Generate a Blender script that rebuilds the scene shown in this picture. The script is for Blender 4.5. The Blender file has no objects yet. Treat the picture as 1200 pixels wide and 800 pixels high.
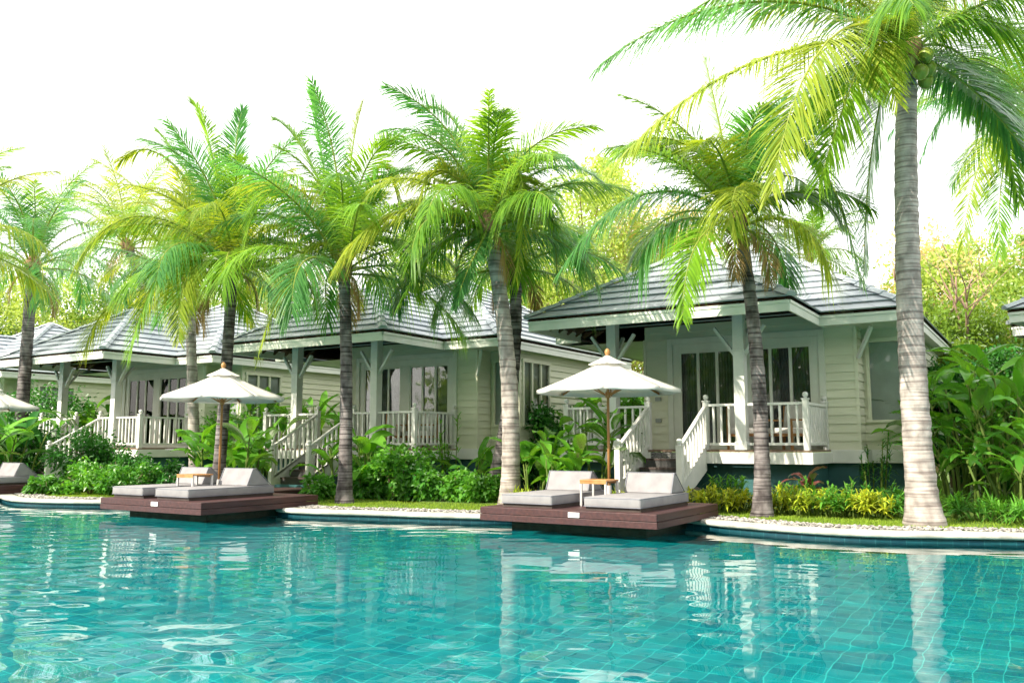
import bpy, math, random
import numpy as np
from mathutils import Vector, Matrix
random.seed(7)
RNG = np.random.default_rng(11)
R = math.radians
sc = bpy.context.scene
COL = sc.collection

# ------------------------------------------------------------------ camera
F_PX = 1000.0
PITCH = math.atan(120/1000.0)
CAMZ = 1.42
cd = bpy.data.cameras.new('camera'); cam = bpy.data.objects.new('camera', cd); COL.objects.link(cam)
cam.location = (0, 0, CAMZ); cam.rotation_euler = (math.pi/2 + PITCH, 0, 0)
cd.sensor_width = 36; cd.lens = 36*F_PX/1200; cd.clip_end = 3000; cd.clip_start = .05
sc.camera = cam

def at(px, py, Y):
    """world point seen at photo pixel px,py at world distance Y"""
    a = (px-600)/F_PX; b = (400-py)/F_PX
    d = Vector((a, math.cos(PITCH)-b*math.sin(PITCH), math.sin(PITCH)+b*math.cos(PITCH)))
    return Vector((0, 0, CAMZ)) + d*(Y/d.y)
def gnd(px, py, z=.2):
    a = (px-600)/F_PX; b = (400-py)/F_PX
    d = Vector((a, math.cos(PITCH)-b*math.sin(PITCH), math.sin(PITCH)+b*math.cos(PITCH)))
    return Vector((0, 0, CAMZ)) + d*((z-CAMZ)/d.z)

# ------------------------------------------------------------------ materials
def newmat(name):
    m = bpy.data.materials.new(name); m.use_nodes = True
    nt = m.node_tree; nt.nodes.clear()
    out = nt.nodes.new('ShaderNodeOutputMaterial')
    return m, nt, out
def N(nt, typ, **kw):
    n = nt.nodes.new(typ)
    for k, v in kw.items():
        if k in n.inputs.keys() if isinstance(k, str) else False: n.inputs[k].default_value = v
        else: setattr(n, k, v)
    return n
def L(nt, a, b): nt.links.new(a, b)
def c4(c): return (c[0], c[1], c[2], 1)
def noise_color(nt, c1, c2, scale=4, detail=5, stretch=(1,1,1), lo=.35, hi=.65, coord='Object'):
    tc = N(nt, 'ShaderNodeTexCoord'); mp = N(nt, 'ShaderNodeMapping'); mp.inputs['Scale'].default_value = stretch
    nz = N(nt, 'ShaderNodeTexNoise'); nz.inputs['Scale'].default_value = scale; nz.inputs['Detail'].default_value = detail
    rp = N(nt, 'ShaderNodeValToRGB'); rp.color_ramp.elements[0].position = lo; rp.color_ramp.elements[1].position = hi
    rp.color_ramp.elements[0].color = c4(c1); rp.color_ramp.elements[1].color = c4(c2)
    L(nt, tc.outputs[coord], mp.inputs['Vector']); L(nt, mp.outputs[0], nz.inputs['Vector']); L(nt, nz.outputs['Fac'], rp.inputs[0])
    return rp.outputs[0], nz.outputs['Fac'], mp.outputs[0]
def surf(name, c1, c2=None, rough=.6, scale=4, stretch=(1,1,1), bump=.0, bscale=None, spec=.4, lo=.35, hi=.65):
    m, nt, out = newmat(name)
    if c2 is None: c2 = tuple(x*.82 for x in c1)
    col, fac, vec = noise_color(nt, c2, c1, scale, 5, stretch, lo, hi)
    p = N(nt, 'ShaderNodeBsdfPrincipled'); p.inputs['Roughness'].default_value = rough
    p.inputs['Specular IOR Level'].default_value = spec
    L(nt, col, p.inputs['Base Color'])
    if bump:
        nz = N(nt, 'ShaderNodeTexNoise'); nz.inputs['Scale'].default_value = bscale or scale*6; nz.inputs['Detail'].default_value = 6
        L(nt, vec, nz.inputs['Vector'])
        b = N(nt, 'ShaderNodeBump'); b.inputs['Strength'].default_value = bump; b.inputs['Distance'].default_value = .02
        L(nt, nz.outputs['Fac'], b.inputs['Height']); L(nt, b.outputs[0], p.inputs['Normal'])
    L(nt, p.outputs[0], out.inputs[0])
    return m
def leafmat(name, c1, c2, trans=.45, gloss=.12, tcol=None, rough=.35, scale=.8):
    """leaf colours differ from leaf to leaf (random per island) and in broad patches"""
    m, nt, out = newmat(name)
    g = N(nt, 'ShaderNodeNewGeometry'); oi = N(nt, 'ShaderNodeObjectInfo')
    tc = N(nt, 'ShaderNodeTexCoord'); nz = N(nt, 'ShaderNodeTexNoise'); nz.inputs['Scale'].default_value = scale; nz.inputs['Detail'].default_value = 3
    L(nt, tc.outputs['Object'], nz.inputs['Vector'])
    a = N(nt, 'ShaderNodeMath', operation='MULTIPLY_ADD'); a.inputs[1].default_value = .5
    L(nt, g.outputs['Random Per Island'], a.inputs[0])
    b = N(nt, 'ShaderNodeMath', operation='MULTIPLY'); b.inputs[1].default_value = .35; L(nt, oi.outputs['Random'], b.inputs[0])
    c = N(nt, 'ShaderNodeMath', operation='MULTIPLY_ADD'); c.inputs[1].default_value = .5
    L(nt, nz.outputs['Fac'], c.inputs[0]); L(nt, b.outputs[0], c.inputs[2]); L(nt, c.outputs[0], a.inputs[2])
    rp = N(nt, 'ShaderNodeValToRGB'); rp.color_ramp.elements[0].position = .15; rp.color_ramp.elements[1].position = 1.0
    rp.color_ramp.elements[0].color = c4(c1); rp.color_ramp.elements[1].color = c4(c2)
    L(nt, a.outputs[0], rp.inputs[0])
    df = N(nt, 'ShaderNodeBsdfDiffuse'); L(nt, rp.outputs[0], df.inputs[0])
    tr = N(nt, 'ShaderNodeBsdfTranslucent')
    mx = N(nt, 'ShaderNodeMix', data_type='RGBA', blend_type='MULTIPLY'); mx.inputs[0].default_value = 1
    L(nt, rp.outputs[0], mx.inputs[6]); mx.inputs[7].default_value = c4(tcol or (1.9, 1.7, .8)); L(nt, mx.outputs[2], tr.inputs[0])
    m1 = N(nt, 'ShaderNodeMixShader'); m1.inputs[0].default_value = trans
    L(nt, df.outputs[0], m1.inputs[1]); L(nt, tr.outputs[0], m1.inputs[2])
    gl = N(nt, 'ShaderNodeBsdfGlossy'); gl.inputs['Roughness'].default_value = rough; gl.inputs['Color'].default_value = (1, 1, 1, 1)
    m2 = N(nt, 'ShaderNodeMixShader'); 
    lw = N(nt, 'ShaderNodeFresnel'); lw.inputs[0].default_value = 1.35
    ml = N(nt, 'ShaderNodeMath', operation='MULTIPLY'); ml.inputs[1].default_value = gloss*3
    L(nt, lw.outputs[0], ml.inputs[0]); L(nt, ml.outputs[0], m2.inputs[0])
    L(nt, m1.outputs[0], m2.inputs[1]); L(nt, gl.outputs[0], m2.inputs[2])
    L(nt, m2.outputs[0], out.inputs[0])
    return m

M = {}
M['white'] = surf('white_paint', (.80, .80, .77), (.70, .71, .69), .45, 3, bump=.08)
M['trim'] = surf('pale_trim_paint', (.78, .80, .74), (.70, .73, .67), .45, 3, bump=.08)
M['siding'] = surf('cream_siding', (.78, .78, .62), (.70, .71, .56), .55, 2.5, (.3, .3, 2), bump=.15, bscale=20)
M['roofcap'] = surf('ridge_cap_grey', (.44, .49, .52), (.33, .38, .42), .5, 4, bump=.2)
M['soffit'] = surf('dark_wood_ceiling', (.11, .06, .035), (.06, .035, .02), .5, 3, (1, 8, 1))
M['teal'] = surf('plinth_shade_teal', (.035, .13, .14), (.025, .09, .10), .6, 2)  # shade below the veranda is put into this dark teal
M['tread'] = surf('dark_tread', (.07, .05, .045), (.04, .03, .027), .5, 5)
M['floorwood'] = surf('deck_floor_wood', (.22, .15, .10), (.15, .10, .07), .5, 4)
M['deck'] = None
M['mattress'] = surf('grey_canvas', (.30, .295, .305), (.25, .245, .26), .85, 5, bump=.15, bscale=60, spec=.1)
M['piping'] = surf('dark_piping', (.22, .23, .27), (.17, .18, .21), .8, 5)
M['canvas'] = None
M['wood'] = surf('teak', (.46, .24, .09), (.32, .15, .05), .4, 6, (1, 1, .2))
M['steel'] = surf('brushed_steel', (.55, .55, .55), (.45, .45, .45), .35, 5)
M['frame'] = surf('window_frame_cream', (.76, .78, .70), (.70, .72, .64), .45, 3)
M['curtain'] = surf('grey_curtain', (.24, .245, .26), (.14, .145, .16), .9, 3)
M['blind'] = surf('pale_blind', (.80, .85, .80), (.70, .73, .68), .7, 3)
M['room'] = surf('dark_backing', (.08, .08, .08), (.06, .06, .06), .9, 3)  # dark tone standing in for the unlit room; stair risers share it
M['cord'] = surf('grey_plate', (.35, .38, .36), (.3, .32, .31), .5, 3)
M['coconut'] = surf('green_coconut', (.30, .36, .05), (.16, .22, .03), .4, 5)
M['fiber'] = surf('palm_fibre', (.34, .22, .12), (.12, .07, .04), .9, 8, (1, 1, .4), bump=.5)
M['dry'] = leafmat('dried_frond', (.22, .14, .06), (.50, .36, .16), .35, .05, (1.2, 1.1, .8))
M['rachis'] = leafmat('frond_midrib', (.20, .30, .05), (.38, .42, .09), .25, .1)
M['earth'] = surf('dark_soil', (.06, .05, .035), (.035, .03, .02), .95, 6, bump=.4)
M['kerb'] = surf('stone_coping', (.62, .60, .54), (.36, .35, .31), .7, 3, bump=.3, bscale=40)
M['plate'] = surf('white_plate', (.8, .8, .8), (.75, .75, .75), .4, 3)
M['branch'] = surf('pink_brown_bark', (.40, .27, .20), (.24, .16, .12), .9, 3, bump=.4)
M['stem'] = leafmat('plant_stem', (.06, .12, .02), (.16, .22, .05), .1, .1)

def deck_mat():
    m, nt, out = newmat('wet_red_brown_planks')
    tc = N(nt, 'ShaderNodeTexCoord')
    col, fac, vec = noise_color(nt, (.032, .013, .010), (.095, .036, .028), 3, 6, (6, .6, 6))
    wv = N(nt, 'ShaderNodeTexNoise'); wv.inputs['Scale'].default_value = 2.2; wv.inputs['Detail'].default_value = 7; wv.inputs['Roughness'].default_value = .7
    L(nt, tc.outputs['Object'], wv.inputs['Vector'])
    mx = N(nt, 'ShaderNodeMix', data_type='RGBA', blend_type='MIX')
    L(nt, wv.outputs['Fac'], mx.inputs[0]); L(nt, col, mx.inputs[6]); mx.inputs[7].default_value = (.065, .034, .042, 1)
    p = N(nt, 'ShaderNodeBsdfPrincipled'); p.inputs['Roughness'].default_value = .5; p.inputs['Specular IOR Level'].default_value = .3
    L(nt, mx.outputs[2], p.inputs['Base Color']); L(nt, p.outputs[0], out.inputs[0])
    return m
M['deck'] = deck_mat()
def canvas_mat():
    m, nt, out = newmat('white_parasol_canvas')
    col, fac, vec = noise_color(nt, (.74, .73, .70), (.82, .81, .79), 6)
    d = N(nt, 'ShaderNodeBsdfDiffuse'); t = N(nt, 'ShaderNodeBsdfTranslucent'); x = N(nt, 'ShaderNodeMixShader')
    x.inputs[0].default_value = .3
    L(nt, col, d.inputs[0]); L(nt, col, t.inputs[0]); L(nt, d.outputs[0], x.inputs[1]); L(nt, t.outputs[0], x.inputs[2]); L(nt, x.outputs[0], out.inputs[0])
    return m
M['canvas'] = canvas_mat()
def roof_mat():
    """pale blue-grey flat tiles, each tile its own tone (random per island), lichen blotches"""
    m, nt, out = newmat('pale_grey_roof_tile')
    g = N(nt, 'ShaderNodeNewGeometry')
    col, fac, vec = noise_color(nt, (.28, .33, .38), (.40, .445, .48), 1.6, 7)
    mx = N(nt, 'ShaderNodeMix', data_type='RGBA', blend_type='MULTIPLY'); mx.inputs[0].default_value = 1
    rp = N(nt, 'ShaderNodeValToRGB'); rp.color_ramp.elements[0].color = (.90, .91, .92, 1); rp.color_ramp.elements[1].color = (1.03, 1.02, 1.0, 1)
    L(nt, g.outputs['Random Per Island'], rp.inputs[0]); L(nt, col, mx.inputs[6]); L(nt, rp.outputs[0], mx.inputs[7])
    p = N(nt, 'ShaderNodeBsdfPrincipled'); p.inputs['Roughness'].default_value = .45
    L(nt, mx.outputs[2], p.inputs['Base Color'])
    nz = N(nt, 'ShaderNodeTexNoise'); nz.inputs['Scale'].default_value = 30; L(nt, vec, nz.inputs['Vector'])
    b = N(nt, 'ShaderNodeBump'); b.inputs['Strength'].default_value = .15; L(nt, nz.outputs['Fac'], b.inputs['Height']); L(nt, b.outputs[0], p.inputs['Normal'])
    L(nt, p.outputs[0], out.inputs[0]); return m
M['roof'] = roof_mat()
def trunk_mat(name, c1, c2, cdark):
    m, nt, out = newmat(name)
    col, fac, vec = noise_color(nt, c1, c2, 5, 6, (1, 1, .7))
    tc = N(nt, 'ShaderNodeTexCoord'); mp = N(nt, 'ShaderNodeMapping'); mp.inputs['Scale'].default_value = (.7, .7, 18)
    nz = N(nt, 'ShaderNodeTexNoise'); nz.inputs['Scale'].default_value = 1.2; nz.inputs['Detail'].default_value = 5
    L(nt, tc.outputs['Object'], mp.inputs[0]); L(nt, mp.outputs[0], nz.inputs['Vector'])
    rp = N(nt, 'ShaderNodeValToRGB'); rp.color_ramp.elements[0].position = .40; rp.color_ramp.elements[1].position = .52
    rp.color_ramp.elements[0].color = c4(cdark); rp.color_ramp.elements[1].color = (1, 1, 1, 1)
    L(nt, nz.outputs['Fac'], rp.inputs[0])
    mx = N(nt, 'ShaderNodeMix', data_type='RGBA', blend_type='MULTIPLY'); mx.inputs[0].default_value = 1
    L(nt, col, mx.inputs[6]); L(nt, rp.outputs[0], mx.inputs[7])
    p = N(nt, 'ShaderNodeBsdfPrincipled'); p.inputs['Roughness'].default_value = .85; p.inputs['Specular IOR Level'].default_value = .2
    L(nt, mx.outputs[2], p.inputs['Base Color'])
    b = N(nt, 'ShaderNodeBump'); b.inputs['Strength'].default_value = .6; b.inputs['Distance'].default_value = .03
    L(nt, nz.outputs['Fac'], b.inputs['Height']); L(nt, b.outputs[0], p.inputs['Normal'])
    L(nt, p.outputs[0], out.inputs[0]); return m
M['trunk_pale'] = trunk_mat('pale_palm_bark', (.24, .215, .20), (.52, .47, .44), (.55, .52, .52))
M['trunk_dark'] = trunk_mat('dark_palm_bark', (.07, .06, .06), (.27, .245, .245), (.30, .28, .29))
# leaves; frond tones also carry teal shade and sunlit yellow in their colour
M['frond'] = leafmat('palm_frond_green', (.02, .13, .025), (.24, .44, .04), .5, .10, (2.1, 1.8, .65))
M['frond_y'] = leafmat('palm_frond_yellow_green', (.09, .23, .025), (.44, .50, .07), .52, .10, (1.8, 1.6, .5))
M['frond_t'] = leafmat('palm_frond_blue_green', (.016, .11, .045), (.13, .32, .09), .45, .14, (2.0, 2.2, .9))
M['banana'] = leafmat('paddle_leaf', (.018, .13, .02), (.17, .42, .045), .4, .16, (2.2, 2.0, .5), .25, 1.5)
M['shrub'] = leafmat('shrub_leaf', (.03, .18, .03), (.16, .40, .05), .35, .06, (2.0, 1.8, .6), .5, 2)
M['shrub_dark'] = leafmat('dark_shrub_leaf', (.012, .09, .022), (.07, .25, .04), .3, .06, None, .5, 2)  # darker leaf tone, on the left mound standing in for shade
M['shrub_y'] = leafmat('yellow_green_leaf', (.14, .32, .02), (.66, .68, .06), .4, .10, (1.5, 1.3, .5), .35, 2)
M['red'] = leafmat('dark_red_leaf', (.05, .02, .02), (.22, .05, .05), .3, .2, (2, 1, 1))
M['tree'] = leafmat('pale_tree_leaf', (.13, .27, .05), (.48, .56, .13), .5, .05, (1.5, 1.5, .8), .5, .5)
M['tree_g'] = leafmat('mid_tree_leaf', (.04, .14, .03), (.20, .32, .05), .45, .05, (1.9, 1.7, .6), .5, .5)
M['tree_o'] = leafmat('rusty_yellow_leaf', (.45, .40, .14), (.75, .64, .28), .5, .05, (1.3, 1.2, .8), .5, .5)
M['grass'] = leafmat('grass_blade', (.08, .20, .02), (.30, .42, .05), .35, .06, (1.6, 1.5, .5), .4, 1.0)
M['lawn'] = surf('lawn_ground', (.12, .20, .03), (.06, .11, .02), .9, 5, bump=.5, bscale=60)
M['pebble'] = None
def pebble_mat():
    m, nt, out = newmat('grey_pebble')
    g = N(nt, 'ShaderNodeNewGeometry'); rp = N(nt, 'ShaderNodeValToRGB')
    rp.color_ramp.elements[0].color = (.14, .13, .13, 1); rp.color_ramp.elements[1].color = (.5, .48, .44, 1)
    L(nt, g.outputs['Random Per Island'], rp.inputs[0]); p = N(nt, 'ShaderNodeBsdfPrincipled'); p.inputs['Roughness'].default_value = .7
    L(nt, rp.outputs[0], p.inputs['Base Color']); L(nt, p.outputs[0], out.inputs[0]); return m
M['pebble'] = pebble_mat()
ROT = R(-32)
def tile_mat(name, ca, cb, grout, size=.3, vertical=False):
    m, nt, out = newmat(name)
    tc = N(nt, 'ShaderNodeTexCoord'); mp = N(nt, 'ShaderNodeMapping')
    if vertical:
        L(nt, tc.outputs['UV'], mp.inputs[0])
    else:
        L(nt, tc.outputs['Object'], mp.inputs[0]); mp.inputs['Rotation'].default_value = (0, 0, -ROT)
    mp.inputs['Scale'].default_value = (1/size, 1/size, 1)
    br = N(nt, 'ShaderNodeTexBrick'); br.offset = 0; br.squash = 1
    br.inputs['Scale'].default_value = 1; br.inputs['Brick Width'].default_value = 1; br.inputs['Row Height'].default_value = 1
    br.inputs['Mortar Size'].default_value = .026; br.inputs['Mortar Smooth'].default_value = .3
    br.inputs['Color1'].default_value = c4(ca); br.inputs['Color2'].default_value = c4(cb); br.inputs['Mortar'].default_value = c4(grout)
    L(nt, mp.outputs[0], br.inputs['Vector'])
    nz = N(nt, 'ShaderNodeTexNoise'); nz.inputs['Scale'].default_value = .6; nz.inputs['Detail'].default_value = 4; L(nt, mp.outputs[0], nz.inputs['Vector'])
    hs = N(nt, 'ShaderNodeMapRange'); hs.inputs[3].default_value = .7; hs.inputs[4].default_value = 1.3; L(nt, nz.outputs['Fac'], hs.inputs[0])
    mx = N(nt, 'ShaderNodeMix', data_type='RGBA', blend_type='MULTIPLY'); mx.inputs[0].default_value = 1
    L(nt, br.outputs[0], mx.inputs[6]); L(nt, hs.outputs[0], mx.inputs[7])
    p = N(nt, 'ShaderNodeBsdfPrincipled'); p.inputs['Roughness'].default_value = .4
    L(nt, mx.outputs[2], p.inputs['Base Color']); L(nt, p.outputs[0], out.inputs[0]); return m
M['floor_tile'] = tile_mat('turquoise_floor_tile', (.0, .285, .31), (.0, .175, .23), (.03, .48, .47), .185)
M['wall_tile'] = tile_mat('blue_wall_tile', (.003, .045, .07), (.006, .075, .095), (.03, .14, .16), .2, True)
def glass_mat():
    m, nt, out = newmat('window_glass')
    t = N(nt, 'ShaderNodeBsdfTransparent'); t.inputs[0].default_value = (.92, .95, .95, 1)
    g = N(nt, 'ShaderNodeBsdfGlossy'); g.inputs['Roughness'].default_value = .02
    f = N(nt, 'ShaderNodeFresnel'); f.inputs[0].default_value = 1.38; x = N(nt, 'ShaderNodeMixShader')
    ml = N(nt, 'ShaderNodeMath', operation='MULTIPLY_ADD'); ml.inputs[1].default_value = 1; ml.inputs[2].default_value = .03
    nz = N(nt, 'ShaderNodeTexNoise'); nz.inputs['Scale'].default_value = 1.2; b = N(nt, 'ShaderNodeBump'); b.inputs['Strength'].default_value = .05; b.inputs['Distance'].default_value = .05
    tc = N(nt, 'ShaderNodeTexCoord'); L(nt, tc.outputs['Object'], nz.inputs['Vector']); L(nt, nz.outputs['Fac'], b.inputs['Height']); L(nt, b.outputs[0], g.inputs['Normal'])
    L(nt, f.outputs[0], ml.inputs[0]); L(nt, ml.outputs[0], x.inputs[0]); L(nt, t.outputs[0], x.inputs[1]); L(nt, g.outputs[0], x.inputs[2]); L(nt, x.outputs[0], out.inputs[0]); return m
M['glass'] = glass_mat()
def water_mat():
    m, nt, out = newmat('pool_water')
    g = N(nt, 'ShaderNodeBsdfRefraction'); g.inputs['IOR'].default_value = 1.33; g.inputs['Roughness'].default_value = 0
    g.inputs['Color'].default_value = (.86, 1, .99, 1)
    gl = N(nt, 'ShaderNodeBsdfGlossy'); gl.inputs['Roughness'].default_value = 0; gl.inputs['Color'].default_value = (1, 1, 1, 1)
    f = N(nt, 'ShaderNodeFresnel'); f.inputs[0].default_value = 1.24; x = N(nt, 'ShaderNodeMixShader')
    L(nt, f.outputs[0], x.inputs[0]); L(nt, g.outputs[0], x.inputs[1]); L(nt, gl.outputs[0], x.inputs[2])
    L(nt, x.outputs[0], out.inputs[0]); return m
M['water'] = water_mat()

# ------------------------------------------------------------------ object helpers
def tag(o, label=None, cat=None, group=None, kind=None):
    if label: o['label'] = label
    if cat: o['category'] = cat
    if group: o['group'] = group
    if kind: o['kind'] = kind
    return o
def empty(name, loc=(0, 0, 0), rz=0, **kw):
    o = bpy.data.objects.new(name, None); COL.objects.link(o); o.location = loc; o.rotation_euler = (0, 0, rz)
    o.empty_display_size = .2
    return tag(o, **kw)
class MB:
    def __init__(s): s.v = []; s.f = []; s.n = 0; s.mi = []
    def add(s, V, F, mi=0):
        V = np.asarray(V, dtype=float).reshape(-1, 3)
        s.v.append(V); n = s.n
        s.f.extend([tuple(int(i)+n for i in f) for f in F]); s.mi.extend([mi]*len(F)); s.n += len(V)
        return s
    def box(s, x0, x1, y0, y1, z0, z1, mi=0):
        V = [(x0,y0,z0),(x1,y0,z0),(x1,y1,z0),(x0,y1,z0),(x0,y0,z1),(x1,y0,z1),(x1,y1,z1),(x0,y1,z1)]
        return s.add(V, [(0,3,2,1),(4,5,6,7),(0,1,5,4),(1,2,6,5),(2,3,7,6),(3,0,4,7)], mi)
    def bar(s, a, b, w, h, up=(0,0,1), mi=0):
        a = Vector(a); b = Vector(b); d = (b-a).normalized(); u = Vector(up)
        sd = d.cross(u)
        if sd.length < 1e-4: sd = d.cross(Vector((1,0,0)))
        sd.normalize(); u = sd.cross(d).normalized()
        V = []
        for p in (a, b):
            for i, j in ((-1,-1),(1,-1),(1,1),(-1,1)): V.append(p + sd*(i*w/2) + u*(j*h/2))
        return s.add(V, [(0,1,2,3)[::-1],(4,5,6,7),(0,1,5,4),(1,2,6,5),(2,3,7,6),(3,0,4,7)], mi)
    def tube(s, pts, rad, n=8, cap=True, mi=0):
        pts = [Vector(p) for p in pts]; V = []; F = []
        if not hasattr(rad, '__len__'): rad = [rad]*len(pts)
        ref = Vector((1, 0, 0)) if abs((pts[-1]-pts[0]).normalized().x) < .8 else Vector((0, 1, 0))
        for i, p in enumerate(pts):
            t = (pts[min(i+1, len(pts)-1)]-pts[max(i-1, 0)]).normalized()
            a = t.cross(ref).normalized(); b = t.cross(a)
            for k in range(n):
                an = 2*math.pi*k/n; V.append(p+(a*math.cos(an)+b*math.sin(an))*rad[i])
        for i in range(len(pts)-1):
            for k in range(n):
                k2 = (k+1) % n; F.append((i*n+k, i*n+k2, (i+1)*n+k2, (i+1)*n+k))
        if cap: F.append(tuple(range(n))[::-1]); F.append(tuple((len(pts)-1)*n+k for k in range(n)))
        return s.add(V, F, mi)
    def lathe(s, prof, n=16, c=(0,0,0), mi=0):
        V = []; F = []
        for r, z in prof:
            for k in range(n):
                a = 2*math.pi*k/n; V.append((c[0]+r*math.cos(a), c[1]+r*math.sin(a), c[2]+z))
        for i in range(len(prof)-1):
            for k in range(n):
                k2 = (k+1) % n; F.append((i*n+k, i*n+k2, (i+1)*n+k2, (i+1)*n+k))
        return s.add(V, F, mi)
    def build(s, name, mats, parent=None, smooth=False, bevel=0, **kw):
        me = bpy.data.meshes.new(name)
        V = np.vstack(s.v)
        me.from_pydata(V.tolist(), [], s.f)
        if not isinstance(mats, (list, tuple)): mats = [mats]
        for m in mats: me.materials.append(m)
        if len(mats) > 1: me.polygons.foreach_set('material_index', s.mi)
        if smooth: me.polygons.foreach_set('use_smooth', [True]*len(me.polygons))
        me.update()
        o = bpy.data.objects.new(name, me); COL.objects.link(o)
        if parent is not None: o.parent = parent
        if bevel:
            b = o.modifiers.new('bevel', 'BEVEL'); b.width = bevel; b.segments = 2; b.limit_method = 'ANGLE'
        return tag(o, **kw)
def copy_tree(o, parent=None):
    c = o.copy(); COL.objects.link(c); c.parent = parent
    for ch in list(o.children): copy_tree(ch, c)
    return c
def quads_mesh(V, F): 
    mb = MB(); mb.v = [V]; mb.n = len(V); mb.f = F; mb.mi = [0]*len(F); return mb

# ------------------------------------------------------------------ foliage builders
def ribbons(base, d0, length, width, droop, wdir, segs=3, fold=0., prof=None):
    """vectorised leaf ribbons. base,d0,wdir (n,3); length,width,droop (n,) -> V, quads"""
    n = len(base); S = np.linspace(0, 1, segs+1)
    prof = np.array(prof if prof is not None else [.5, 1, .8, .06])
    P = base[:, None, :] + d0[:, None, :]*(length[:, None]*S[None, :])[..., None]
    P[..., 2] -= (droop*length)[:, None]*(S**2)[None, :]
    W = wdir[:, None, :]*(width[:, None]*prof[None, :]*.5)[..., None]
    V = np.empty((n, segs+1, 2, 3)); V[:, :, 0] = P-W; V[:, :, 1] = P+W
    idx = np.arange(n)[:, None]*(segs+1)*2 + np.arange(segs)[None, :]*2
    F = np.stack([idx, idx+1, idx+3, idx+2], -1).reshape(-1, 4)
    return V.reshape(-1, 3), F.tolist()
def nrm(a): return a/np.maximum(np.linalg.norm(a, axis=-1, keepdims=True), 1e-6)
def bez(P, t):
    P = [np.array(p, float) for p in P]; t = t[:, None]
    return (1-t)**3*P[0]+3*(1-t)**2*t*P[1]+3*(1-t)*t**2*P[2]+t**3*P[3]
def frond(P, lmax, nl, droop, width, parent, mat, roll=0.):
    """a palm frond: midrib on bezier P, nl leaflets per side"""
    t = np.linspace(.10, .995, nl); e = 1e-3
    B = bez(P, t); T = nrm(bez(P, np.minimum(t+e, 1))-bez(P, t-e))
    up = np.array([0, 0, 1.]); S = np.cross(T, up)
    bad = np.linalg.norm(S, axis=1) < .25
    # steady side vector: from whole-frond heading
    hd = np.array(P[3], float)-np.array(P[0], float); hd[2] = 0; 
    if np.linalg.norm(hd) < .3: hd = np.array([math.cos(roll*7), math.sin(roll*7), 0])
    S0 = nrm(np.cross(hd, up)); S = nrm(S0[None, :]-T*(T@S0)[:, None])
    Nn = np.cross(S, T)
    if roll:
        c, s_ = math.cos(roll), math.sin(roll); S, Nn = S*c+Nn*s_, Nn*c-S*s_
    nl = int(nl*1.3); t = np.linspace(.10, .995, nl)
    B = bez(P, t); T = nrm(bez(P, np.minimum(t+e, 1))-bez(P, t-e)); S = nrm(S0[None, :]-T*(T@S0)[:, None]); Nn = np.cross(S, T)
    if roll:
        c, s_ = math.cos(roll), math.sin(roll); S, Nn = S*c+Nn*s_, Nn*c-S*s_
    mb = MB()
    for sg in (-1, 1):
        jit = RNG.normal(0, .07, nl)
        ang = np.radians(66-40*t**1.1)+jit
        lift = .30-.15*t+RNG.normal(0, .10, nl)
        d0 = nrm(T*np.cos(ang)[:, None]+S*(sg*np.sin(ang))[:, None]+Nn*lift[:, None])
        ln = lmax*np.clip(.55+1.8*t-2.1*t**2, .3, 1)*RNG.uniform(.78, 1.1, nl)
        wv = np.sin(t*RNG.uniform(9, 17)+RNG.uniform(0, 6)); dr = droop*RNG.uniform(.55, 1.45, nl)*(1-.25*t)*(1+.3*wv); d0 = nrm(d0+T*(.10*wv)[:, None])
        w = nrm(np.cross(d0, Nn*.8+S*sg*.2))
        off = RNG.uniform(-.4, .4, nl)*(.9/nl)
        V, F = ribbons(bez(P, np.clip(t+off, 0, 1)), d0, ln, np.full(nl, width)*RNG.uniform(.7, 1.2, nl), dr, w, 4, prof=[.4, 1, .95, .6, .04])
        mb.add(V, F)
    tt = np.linspace(0, 1, 12); rp = bez(P, tt)
    mb.tube([Vector(p) for p in rp], [.026*(1-x)**.8+.004 for x in tt], 5, mi=1)
    return mb.build('frond', [mat, M['rachis']], parent)

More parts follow.
